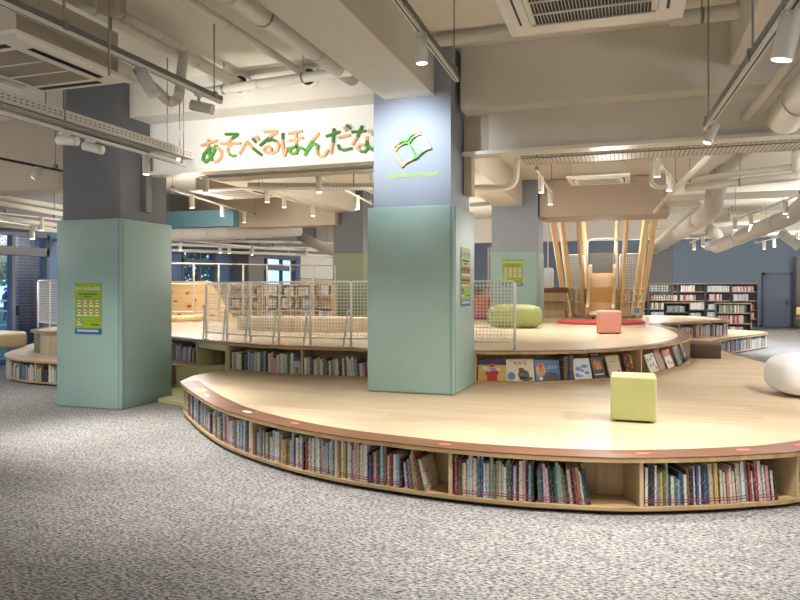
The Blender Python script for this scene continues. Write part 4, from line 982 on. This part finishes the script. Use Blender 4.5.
# left far ducts
pipe(P2d((166,234,15.2),(255,232,17.6),(300,229,18.6)),.2,'large horizontal duct over the blue windows at left',m=PIPEG,name='ceiling_duct',cat='duct',seg=20,collars=4)
pipe(P2d((255,234,20),(275,226,20),(335,222,20)),.1,'duct branch rising left of the far grey column',m=PIPEG,name='ceiling_duct',cat='duct')
pipe(P2d((300,236,21),(330,251,21),(350,252,21)),.17,'curved duct dropping behind the far grey column',m=PIPEG,name='ceiling_duct',cat='duct',seg=18,br=.5)
for k,(y0_,y1_,Y0,Y1) in enumerate(((244,251,20,23),(250,256,19,23),(240,243,24,24))):
    pipe(P2d((166,y0_,15.3+k*.05),(335,y1_,Y1)),.045,['upper thin pipe over the left windows','middle thin pipe over the left windows','lower thin pipe over the left windows'][k])
for k,(ya,yb,Y0,Y1) in enumerate(((196,207,9.4,11.4),(202,214,9.2,11.3),(217,226,9.6,11.4),(224,231,9.9,11.7))):
    pipe(P2d((-6,ya,Y0),(62,yb,Y1)),.05,['first','second','third','lowest'][k]+' of the pipes above the window at the far left')
# ---- cable trays
def tray(p0,p1,w,h,label,out=1,slots=True):
    p0 = Vector(p0); p1 = Vector(p1); d = p1-p0; L = d.length; rot = math.atan2(d.y,d.x)
    mm = Matrix.Translation(p0) @ Matrix.Rotation(rot,4,'Z'); r = thing('cable_tray',(p0+p1)/2,label,'cable tray')
    def T(mb): mb.v = [mm @ v for v in mb.v]; return mb
    T(M().box(0,L,-w/2,-w/2+.004,0,h).box(0,L,w/2-.004,w/2,0,h)).build('side_rail',TRAYM,r)
    b = M(); n = int(L/.1)
    b.box(0,L,-w/2,w/2,0,.004)
    sl_ = M()
    for i in range(int(L/.05)): sl_.box(i*.05+.02,i*.05+.027,-w*.42,w*.42,-.0015,0)
    tag(T(sl_).build('base_slots',DARKG,r),kind='stuff')
    b.box(0,L,-w/2,-w/2+.03,0,.005).box(0,L,w/2-.03,w/2,0,.005)
    T(b).build('slotted_base',TRAYM,r)
    s = M(); n = int(L/.06)
    for i in range(n):
        for y in (-w/2-.0015,w/2-.0005): s.box(i*.06+.01,i*.06+.04,y,y+.002,h*.35,h*.45).box(i*.06+.01,i*.06+.04,y,y+.002,h*.62,h*.72)
    tag(T(s).build('side_slots',GREYM,r),kind='stuff')
    n = max(1,int(L/1.6)); 
    for i in range(n+1):
        x = .2+(L-.4)*i/n; T(M().tube([(x,-w/2-.01,0),(x,-w/2-.01,CEIL-p0.z)],.006,6).tube([(x,w/2+.01,0),(x,w/2+.01,CEIL-p0.z)],.006,6)).build('hanger_rod',STEEL,r)
    return r
tray((-1.3,8.95,3.16),(9,8.95,3.16),.5,.07,'perforated cable tray hanging behind the front cross beam at right')
tray((-6.0,9.1,3.2),(-2.9,9.1,3.2),.4,.07,'perforated cable tray behind the white sign board')
tray((-6.3,10.6,3.3),(-2.9,11.9,3.3),.35,.07,'perforated cable tray running back behind the sign board')
le = atz(186,160,3.03); tray((le.x,le.y-5.6,3.03),(le.x,le.y,3.03),.2,.10,'perforated cable tray with a light track under it, left of the sign')
# ---- light tracks and spotlights
LENSR = .028
def spot(pos, aim, label, size=.075, L=.2, power=0, ang=60, blend=.6, lit=True, stem=.07, col=(1,.965,.91), soft=.05, m=WHITEP):
    """pos: underside of the track where the fitting hangs; aim: unit direction of the beam"""
    aim = Vector(aim).normalized(); pos = Vector(pos); r = thing('spotlight',pos,label,'spotlight')
    c = pos-Vector((0,0,stem)); M().tube([pos,c],.016,8).box(pos.x-.02,pos.x+.02,pos.y-.05,pos.y+.05,pos.z-.02,pos.z).build('stem',m,r)
    a = c-aim*L*.35; b = c+aim*L*.65
    M().tube([a,a+(b-a)*.97,b],size/2,20).build('housing',m,r)
    M().tube([b,b+aim*.002],size*.42,20).build('lens',GLOW if lit else PAPER,r)
    if power:
        l = bpy.data.lights.new('spotlight_beam','SPOT'); l.energy = power; l.spot_size = math.radians(ang); l.spot_blend = blend; l.color = col; l.shadow_soft_size = soft
        o = bpy.data.objects.new('spotlight_beam',l); C.objects.link(o); o.location = b+aim*.02; o.rotation_euler = (-aim).to_track_quat('Z','Y').to_euler()
    return r
def track(p0,p1,label,m=WHITEP,top=True,rods=2,ends=None):
    p0 = Vector(p0); p1 = Vector(p1); d = p1-p0; L = d.length; rot = math.atan2(d.y,d.x)
    mm = Matrix.Translation(p0) @ Matrix.Rotation(rot,4,'Z'); r = thing('light_track',(p0+p1)/2,label,'light track')
    def T(mb): mb.v = [mm @ v for v in mb.v]; return mb
    T(M().box(0,L,-.018,.018,0,.03)).build('rail',m,r); T(M().box(.02,L-.02,-.006,.006,-.001,.002)).build('slot',DARKG,r)
    if top: T(M().box(0,L,-.022,.022,.032,.075)).build('channel',GREYM,r)
    for i in range(rods):
        x = .12+(L-.24)*(1-i/max(1,rods-1)); T(M().tube([(x,0,.03),(x,0,CEIL-p0.z)],.007,6).box(x-.02,x+.02,-.03,.03,.02,.09)).build('hanger_rod',STEEL,r)
    return r
te = atz(221,104,3.4); track((te.x-.05,te.y-6,3.4),te,'long white light track at the upper left, ending before the sign',rods=4)
tc_ = atz(457,82,3.4); t0_ = atz(395,0,3.4); dd = (tc_-t0_).normalized(); track(tc_-dd*5,tc_,'light track pointing at the emblem column from above',rods=4)
tr_ = atz(706,131,2.8); t1_ = atz(797,2,2.8); dd2 = (tr_-t1_).normalized(); track(tr_-dd2*5,tr_,'light track slanting across the upper right corner',rods=4)
le2 = Vector((le.x,le.y,2.95)); track(le2-Vector((0,5.6,0)),le2,'light track under the perforated tray left of the sign',top=False,rods=2)
bt1 = at(62,172,8.1); bt0 = at(-10,152,6.6); 
track(Vector((bt1.x-.1,4.6,bt1.z)),bt1,'dark light track under the tan beam at the left edge',m=DARKG,top=False,rods=3)
# spotlights: upper-left track
yd = Vector((0,1,0))
def on(p0,p1,x):
    """point of the segment seen at picture column x"""
    best = min(range(300),key=lambda i: abs(proj(p0.lerp(p1,i/299))[0]-x)); return p0.lerp(p1,best/299)
A0,A1_ = Vector((te.x-.05,te.y-4,3.4)),te
sgn = Vector((-4.3,7.75,3.4))
q = on(A0,A1_,144); spot(q,(.45,.35,-1.0),'large white spotlight on the upper left track, tilted down',.11,.27,lit=False,power=120,ang=70)
q = on(A0,A1_,199); spot(q,(.95,.25,-.25),'white spotlight at the end of the upper left track, aimed at the sign',.10,.22,lit=False,stem=.12)
for px_,lb,am in ((65,'first white spotlight under the tray left of the sign, lying horizontal',(1,.1,-.1)),(90,'second white spotlight under the tray, horizontal above the carpet column',(1,.15,-.25))):
    q = on(le2-Vector((0,5,0)),le2,px_); spot(q,am,lb,.085,.2,lit=False)
q = on(le2-Vector((0,5,0)),le2,146); spot(q,(.02,0,-1),'white upright spotlight near the end of the tray left of the sign',.075,.2,power=90,ang=80)
q = on(le2-Vector((0,5,0)),le2,182)
C0,C1 = tc_-dd*4,tc_
q = on(C0,C1,421); spot(q,(.03,.05,-1),'white upright spotlight under the track before the emblem column',.09,.22,power=130,ang=95)
q = on(tr_-dd2*4,tr_,713); spot(q,(-.45,-.1,-1),'small lit spotlight at the end of the upper right track',.065,.16,power=60,ang=85)
q = on(tr_-dd2*4,tr_,789); spot(q,(-.2,.1,-1),'large white spotlight near the upper right corner',.10,.22,power=90,ang=90)
q = on(Vector((bt1.x-.1,4.6,bt1.z)),bt1,38); spot(q,(-.62,-.3,-.9),'small lit spotlight under the dark track at the left edge',.09,.17)
# back area tracks and spots
def minitrack(a,b,label,sp,**k):
    """a,b: picture column, row, depth of both ends; sp: list of (column,label,lit)"""
    p0 = at(*a); p1 = at(*b); z = (p0.z+p1.z)/2; p0.z = p1.z = z; track(p0,p1,label,top=False,**k)
    for x,lb,pw in sp:
        q = on(p0,p1,x); spot(q,(.02,0,-1),lb,.10,.28,power=pw,ang=95,stem=.06)
minitrack((536,168,11.5),(552,198,14.5),'short light track left of the tan bulkhead',[(541,'upright spotlight under the short track behind the emblem column, upper',150),(550,'upright spotlight under the short track behind the emblem column, lower',150)])
minitrack((734,224,19),(803,190,14.2),'light track at right above the blue wall',[(735,'first spotlight from the left under the right hand light track',120),(751,'second spotlight under the right hand light track',120),(785,'third spotlight under the right hand light track, nearest',120)])
minitrack((690,243,23),(708,236,20),'far short light track above the bookcases',[(694,'left spotlight of the far short track above the bookcases',120),(703,'right spotlight of the far short track above the bookcases',120)])
minitrack((755,245,25),(808,229,20),'far light track near the blue door',[(764,'left spotlight of the far track near the blue door',120),(774,'second spotlight of the far track near the blue door',0),(797,'right spotlight of the far track near the blue door',0)])
minitrack((655,172,10.8),(676,175,13.8),'light track high above the red mat, behind the front beam',[(657,'upright spotlight at the left of the three over the play mat',70),(669,'upright spotlight in the middle of the three over the play mat',0)])
minitrack((170,196,11.5),(256,212,16.5),'long light track left of centre behind the sign board',[(192,'spotlight below the long track beside the teal beam',90),(222,'second spotlight below the long track, before the teal beam end',0),(244,'third spotlight below the long track behind the sign',90)])
minitrack((200,178,10.0),(252,181,10.5),'light track just behind the left half of the sign board',[(206,'large upright spotlight behind the left end of the sign',80)])
minitrack((316,180,10.2),(372,202,14.0),'light track behind the sign board near the emblem column',[(319,'upright spotlight behind the sign below the letter だ',80),(357,'upright spotlight behind the sign left of the emblem column',100)])
minitrack((262,190,12.5),(320,208,16.0),'light track behind the middle of the sign board',[(267,'bright spotlight hanging behind the middle of the sign',100),(284,'spotlight right of the bright one behind the sign',0),(313,'spotlight in front of the far tan beam',0)])
minitrack((0,212,9.9),(60,222,11.2),'light track over the left window',[(41,'spotlight over the left window, upper right one',60)])
minitrack((-5,222,9.6),(58,230,11.5),'lower light track over the left window',[(32,'spotlight over the left window, lower one',60)])
minitrack((166,240,15.3),(262,248,19),'thin far light track over the left windows',[(180,'small lit spotlight above the second left window',50),(220,'small lit spotlight before the grey pier',50),(229,'small spotlight right of the grey pier',0),(252,'small lit spotlight right of the grey pier',50)])
minitrack((270,246,21),(330,250,23),'thin far light track before the white spotlit panel',[(288,'small spotlight left of the white spotlit panel',0),(306,'small spotlight over the white spotlit panel',90)])
# ---- ceiling cassette air conditioners
def cassette(cx,cy,z,w,d,label,vent='y',grille=BEIGEV,slats=True,body=.3):
    r = thing('ceiling_cassette',(cx,cy,z),label,'air conditioner')
    M().box(cx-w/2+.08,cx+w/2-.08,cy-d/2+.08,cy+d/2-.08,z+.04,z+body).build('body',mat('cassette body grey',(176,166,148),.6,noise=.04,nscale=9),r)
    m = M(); a = [(cx-w/2,cy-d/2),(cx+w/2,cy-d/2),(cx+w/2,cy+d/2),(cx-w/2,cy+d/2)]; e = .05
    b = [(cx-w/2+e,cy-d/2+e),(cx+w/2-e,cy-d/2+e),(cx+w/2-e,cy+d/2-e),(cx-w/2+e,cy+d/2-e)]
    vs = [(x,y,z+.05) for x,y in a]+[(x,y,z+.02) for x,y in a]+[(x,y,z) for x,y in b]
    m.add(vs,[(0,1,2,3),(0,1,5,4),(1,2,6,5),(2,3,7,6),(3,0,4,7),(4,5,9,8),(5,6,10,9),(6,7,11,10),(7,4,8,11),(8,9,10,11)]).build('panel',mat('cassette panel white',(232,227,216),.45,noise=.02),r)
    gw,gd = w*(.64 if slats else .56),d*.62
    M().box(cx-gw/2,cx+gw/2,cy-gd/2,cy+gd/2,z-.004,z).build('grille',BLACK if slats else mat('fine grille',(150,140,124),.7,noise=.15,nscale=120),r)
    if slats:
        q = M(); n = 34
        for i in range(n+1): x = cx-gw/2+gw*i/n; q.box(x-.0015,x+.0015,cy-gd/2,cy+gd/2,z-.012,z-.003)
        for i in range(5): y = cy-gd/2+gd*i/4; q.box(cx-gw/2,cx+gw/2,y-.006,y+.006,z-.014,z-.003)
        q.box(cx-gw/2-.03,cx+gw/2+.03,cy-gd/2-.03,cy-gd/2,z-.012,z).box(cx-gw/2-.03,cx+gw/2+.03,cy+gd/2,cy+gd/2+.03,z-.012,z)
        q.build('grille_slats',WHITEP,r)
    else:
        q = M()
        for i in range(1,3): y = cy-gd/2+gd*i/3; q.box(cx-gw/2,cx+gw/2,y-.006,y+.006,z-.009,z-.003)
        q.build('grille_bar',WHITEP,r)
    for sx_ in (-1,1):
        x = cx+sx_*w*.385; M().box(x-.035,x+.035,cy-d*.3,cy+d*.3,z-.003,z).build('air_slot',BLACK,r)
        f = M().mbox(Matrix.Translation((x-sx_*.01,cy,z-.012)) @ Matrix.Rotation(sx_*.5,4,'Y'),.05,d*.6,.006); f.build('louvre',WHITEP,r)
        y = cy+sx_*d*.385
        if not slats: M().box(cx-w*.3,cx+w*.3,y-.03,y+.03,z-.003,z).build('air_slot',BLACK,r)
    for a_ in (-1,1):
        for b_ in (-1,1): M().tube([(cx+a_*(w/2-.12),cy+b_*(d/2-.12),z+.1),(cx+a_*(w/2-.12),cy+b_*(d/2-.12),CEIL)],.008,6).build('hanger_rod',STEEL,r)
    return r
ca_ = atz(512,40,3.3); cb_ = atz(683,20,3.3); wR = cb_.x-ca_.x
cassette((ca_.x+cb_.x)/2,(ca_.y+cb_.y)/2-.62,3.3,abs(wR),1.25,'ceiling air conditioner with a dark slatted grille at the top right')
cl0 = atz(132,84,3.3); cl1 = atz(33,95,3.3); cl2 = atz(20,33,3.3); print('cass',cl0,cl1,cl2)
cassette((cl0.x+cl1.x)/2,cl0.y-.6,3.3,cl0.x-cl1.x,1.2,'ceiling air conditioner with a fine grille at the upper left',slats=False,body=.42)
q = at(598,178,13.5); cassette(q.x,13.9,q.z,1.15,1.0,'small ceiling air conditioner in front of the tan bulkhead')
q = at(228,192,12.5); cassette(q.x,12.9,q.z,1.5,1.3,'ceiling air conditioner glimpsed under the sign board',slats=False)
q = at(705,226,24); cassette(q.x+1.2,24,q.z-.0,1.2,1.0,'far ceiling air conditioner over the bookcases',slats=False)
o = M().box(atz(106,0,3.8).x-.09,atz(106,0,3.8).x+.09,atz(106,4,3.8).y-.06,atz(106,4,3.8).y+.06,3.72,3.98).build('junction_box',mat('box beige',(170,160,140),.5,noise=.05),org=(0,0,0)); tag(o,'small beige electrical box fixed above the upper left track','junction box')
q = atz(109,30,3.5); o = M().tube([(q.x,q.y,3.15),(q.x,q.y,CEIL)],.009,8).build('hanger_pole',STEEL,org=(q.x,q.y,3.6)); tag(o,'vertical steel pole beside the upper left cassette','pole')
# security cameras / small wall boxes at the left
q = at(46,236,0.1) if False else None
o = M().box(XL+.3,XL+.42,11.95,12.1,2.5,2.72).build('wall_speaker',WHITEP,org=(XL+.36,12,2.5)); tag(o,'small white speaker beside the left window','speaker')
M().box(XL,XL+.3,12.0,12.04,2.6,2.64).build('bracket',STEEL,o)
# ================================================================== outside the windows
struct('ground_outside', M().box(-60,XL-.25,-20,60,-.3,-.1), mat('outdoor grass',(72,108,58),.95,noise=.4,nscale=3))
BRK = brick_mat('grey brown brick',(104,92,92),(88,80,84),(130,128,130),.22,.075,.008)
for x0,y0,y1,l in ((-13.7,12.62,12.95,'outermost'),(-13.7,13.08,13.6,'narrow'),(-13.4,17.0,17.5,'second window'),(-13.4,21.2,21.9,'third window')):
    o = M().box(x0-.35,x0,y0,y1,-.1,4.2).build('brick_pier',BRK,org=(x0-.17,(y0+y1)/2,-.1)); tag(o,'grey brick pier outside the left windows, '+{'outermost':'narrower left one seen through the first window','narrow':'broader right one seen through the first window','second window':'seen through the second window','third window':'seen through the third window'}[l],'brick pier')
def tree(x,y,h,r,label,seed):
    rnd = random.Random(seed); t = thing('tree',(x,y,-.1),label,'tree','trees outside the left windows')
    M().tube([(x,y,-.1),(x,y,h*.6)],.12,8,r2=.06).build('trunk',DARKW,t); m = M()
    for k in range(900):
        th = rnd.uniform(0,2*PI); ph = math.acos(rnd.uniform(-1,1)); rr = r*rnd.uniform(.45,1)
        c = Vector((x+rr*math.sin(ph)*math.cos(th),y+rr*math.sin(ph)*math.sin(th),h*.62+rr*.9*math.cos(ph)))
        s_ = rnd.uniform(.10,.22); R_ = Matrix.Rotation(rnd.uniform(0,6),4,(rnd.random(),rnd.random(),rnd.random()+.1))
        m.add([c+R_.to_3x3()@Vector(v)*s_ for v in ((-1,0,0),(0,-.5,.1),(1,0,0),(0,.5,.1))],[(0,1,2,3)])
    m.build('foliage',mat('leaves %d'%(seed%3),[(110,156,98),(122,170,104),(92,138,98)][seed%3],.8,noise=.3,nscale=6),t)
for k,(x,y,h,r,lb) in enumerate(((-18,14.2,5.2,1.3,'tree seen at the left edge through the first window'),(-21.5,17.6,5,1.5,'tree behind the brick piers outside the first window'),(-18,24.5,4.6,1.6,'tree seen through the second window'),(-20,31,5,2.0,'tree seen through the third window'),(-23,21.5,4,1.2,'bushy tree between the first and second windows'))): tree(x,y,h,r,lb,k)
fe = thing('garden_fence',(-17,14,-.1),'low pale fence outside the first window','fence')
for z in (.5,.9,1.2): M().box(-17.05,-17,11,19,z,z+.05).build('rail',WHITEM,fe)
for y in (11,12.5,14,15.5,17,18.5): M().box(-17.06,-17,y,y+.06,-.1,1.25).build('post',WHITEM,fe)
# a passer-by with a purple hat
pp = at(6,300,29); px0,py0 = pp.x,pp.y
def skin(verts, edges, rad, name, m, parent=None, sub=2):
    me = bpy.data.meshes.new(name); me.from_pydata(verts,edges,[]); me.update(); o = bpy.data.objects.new(name,me); C.objects.link(o)
    md = o.modifiers.new('skin','SKIN')
    for i,r_ in enumerate(rad): me.skin_vertices[0].data[i].radius = (r_,r_)
    me.skin_vertices[0].data[0].use_root = True; s_ = o.modifiers.new('sub','SUBSURF'); s_.levels = s_.render_levels = sub; me.materials.append(m)
    if parent: o.parent = parent
    return o
V = [(0,0,.92),(0,0,1.1),(0,0,1.38),(0,0,1.5),(0,0,1.6),(-.09,0,.9),(-.1,.03,.5),(-.1,.0,.08),(.09,0,.9),(.12,-.06,.5),(.13,.02,.08),(-.19,0,1.38),(-.25,0,1.12),(-.22,-.1,.9),(.19,0,1.38),(.25,0,1.12),(.22,-.1,.9),(-.1,-.12,.04),(.13,-.1,.04)]
Ed = [(0,1),(1,2),(2,3),(3,4),(0,5),(5,6),(6,7),(0,8),(8,9),(9,10),(2,11),(11,12),(12,13),(2,14),(14,15),(15,16),(7,17),(10,18)]
Rd = [.13,.13,.14,.05,.10,.08,.06,.045,.08,.06,.045,.06,.045,.035,.06,.045,.035,.04,.04]
me = bpy.data.meshes.new('person'); me.from_pydata(V,Ed,[]); me.update(); pr = bpy.data.objects.new('person',me); C.objects.link(pr); pr.modifiers.new('skin','SKIN')
if not me.skin_vertices:
    b = bmesh.new(); b.from_mesh(me); b.verts.layers.skin.verify(); b.to_mesh(me); b.free()
for i,r_ in enumerate(Rd): me.skin_vertices[0].data[i].radius = (r_,r_)
me.skin_vertices[0].data[0].use_root = True
s_ = pr.modifiers.new('sub','SUBSURF'); s_.levels = s_.render_levels = 2; me.materials.append(mat('dark blue clothes',(52,60,84),.8,noise=.1,nscale=9)); pr.location = (px0,py0,-.1)
tag(pr,'person in dark clothes and a purple sun hat walking outside the first window','person')
h = M().lathe((0,0,1.62),[(.20,0),(.2,.015),(.12,.03),(.115,.12),(.07,.17),(0,.18)],20).build('sun_hat',mat('purple hat',(150,90,170),.8,noise=.1,nscale=20),mtx=Matrix.Identity(4)); h.parent = pr
# ================================================================== light, sky and camera
w = bpy.data.worlds.new('World'); bpy.context.scene.world = w; w.use_nodes = True
nt = w.node_tree; bg = nt.nodes['Background']
tcw = nt.nodes.new('ShaderNodeTexCoord'); sp = nt.nodes.new('ShaderNodeSeparateXYZ'); rr = nt.nodes.new('ShaderNodeValToRGB')
nt.links.new(tcw.outputs['Generated'],sp.inputs[0]); nt.links.new(sp.outputs[2],rr.inputs[0]); nt.links.new(rr.outputs[0],bg.inputs[0])
rr.color_ramp.elements[0].color = (.45,.68,1,1); rr.color_ramp.elements[1].color = (.16,.38,.9,1); rr.color_ramp.elements[1].position = .6
bg.inputs[1].default_value = 1.7
def lamp(kind,loc,power,col=(1,.95,.87),rot=(0,0,0),size=1,size_y=None,ang=None,blend=.8,name='added_lamp',spread=None):
    l = bpy.data.lights.new(name,kind); l.energy = power; l.color = col
    if kind == 'AREA':
        l.size = size
        if size_y: l.shape = 'RECTANGLE'; l.size_y = size_y
        if spread: l.spread = math.radians(spread)
    elif kind == 'SPOT': l.spot_size = math.radians(ang); l.spot_blend = blend; l.shadow_soft_size = size
    else: l.shadow_soft_size = size
    o = bpy.data.objects.new(name,l); C.objects.link(o); o.location = loc; o.rotation_euler = rot; return o
def aimed(loc,tgt,power,ang,blend=.8,size=.05,col=(1,.95,.87)):
    d = Vector(tgt)-Vector(loc); return lamp('SPOT',loc,power,col,d.to_track_quat('-Z','Y').to_euler(),size,ang=ang,blend=blend,name='accent_spot')
WARM = (1,.97,.925); COOL = (.85,.92,1)
# added fill points that brighten hall and ceiling, without any fittings
GEN = [(-6.5,2.5,2.7,80),(-1.2,0,2.6,25),(4.5,3,2.7,90),(-3,-3,2.9,55),(4,-3,2.9,55),(-9.5,6,2.5,35),(4.5,8.5,2.8,110),(-4.2,12.5,2.7,75),(-.3,11.5,2.6,50),(-.75,20.3,3.0,60),(-3,20.5,2.6,60),(5,13,2.8,130),(-9.2,13,2.8,130),(-6.5,21,2.8,170),(4.5,21,2.8,190),(8.5,26,2.8,320),(1,27,2.7,220),(-8.5,27,2.8,120)]
for x,y,z,pw in GEN: lamp('POINT',(x,y,z),pw,WARM,size=.25,name='fill_point')
# accent spots set clear of the modelled fittings, some added only to brighten
aimed((-4.3,6.1,3.0),(-4.3,7.75,3.35),70,110,1,.04)
aimed((-5.3,6.1,2.9),(-5.2,7.75,3.3),35,110,1,.04)
aimed((-3.2,6.1,3.0),(-3.3,7.75,3.3),45,110,1,.04)
aimed((-2.25,6.1,3.45),(-2.25,7.17,2.98),95,78,1,.05,COOL)
aimed((-4.9,5.9,2.9),(-4.9,5.9,0),420,62,.9,.06)
aimed((-5.5,4.5,2.9),(-6.6,6.2,0),260,70,1,.06)
aimed((-3.3,4.6,3.25),(-3.2,4.6,0),330,60,1,.06)
aimed((-1.6,5.4,3.3),(-1.2,5.6,.39),45,110,1,.15)
aimed((1.9,6.4,2.7),(.1,6.3,.39),230,95,1,.03)
aimed((1.2,4.3,3.0),(.8,4.4,0),260,90,1,.06)
aimed((-1.0,4.0,3.3),(-.9,4.25,0),260,62,1,.06)
aimed((4.6,18,3.2),(4.6,19.5,0),1100,100,1,.06,COOL)
aimed((-11,25.5,3.4),(-11.9,26,2.5),60,80,1,.06)
aimed((2.6,6.4,2.8),(2.1,8.4,.5),300,60,1,.06)  # added to whiten the pouf, no fitting above it
aimed((-8.6,6.0,2.9),(-9.3,7.6,0),190,90,1,.06)
cam = bpy.data.cameras.new('camera'); co = bpy.data.objects.new('camera',cam); C.objects.link(co)
cam.sensor_width = 36; cam.lens = FPX*36/800; cam.clip_start = .05; cam.clip_end = 200
cam.shift_y = (HY-300)/800
co.location = (0,0,EYE); co.rotation_euler = (PI/2,0,YAW)
S = bpy.context.scene; S.camera = co
S.view_settings.view_transform = 'Standard'; S.view_settings.look = 'None'; S.view_settings.exposure = .5; S.view_settings.gamma = 1
S.view_settings.use_curve_mapping = False
S.cycles.use_denoising = True; S.cycles.max_bounces = 7; S.cycles.diffuse_bounces = 4; S.cycles.transparent_max_bounces = 12; S.cycles.sample_clamp_indirect = 6; S.cycles.caustics_reflective = False; S.cycles.caustics_refractive = False
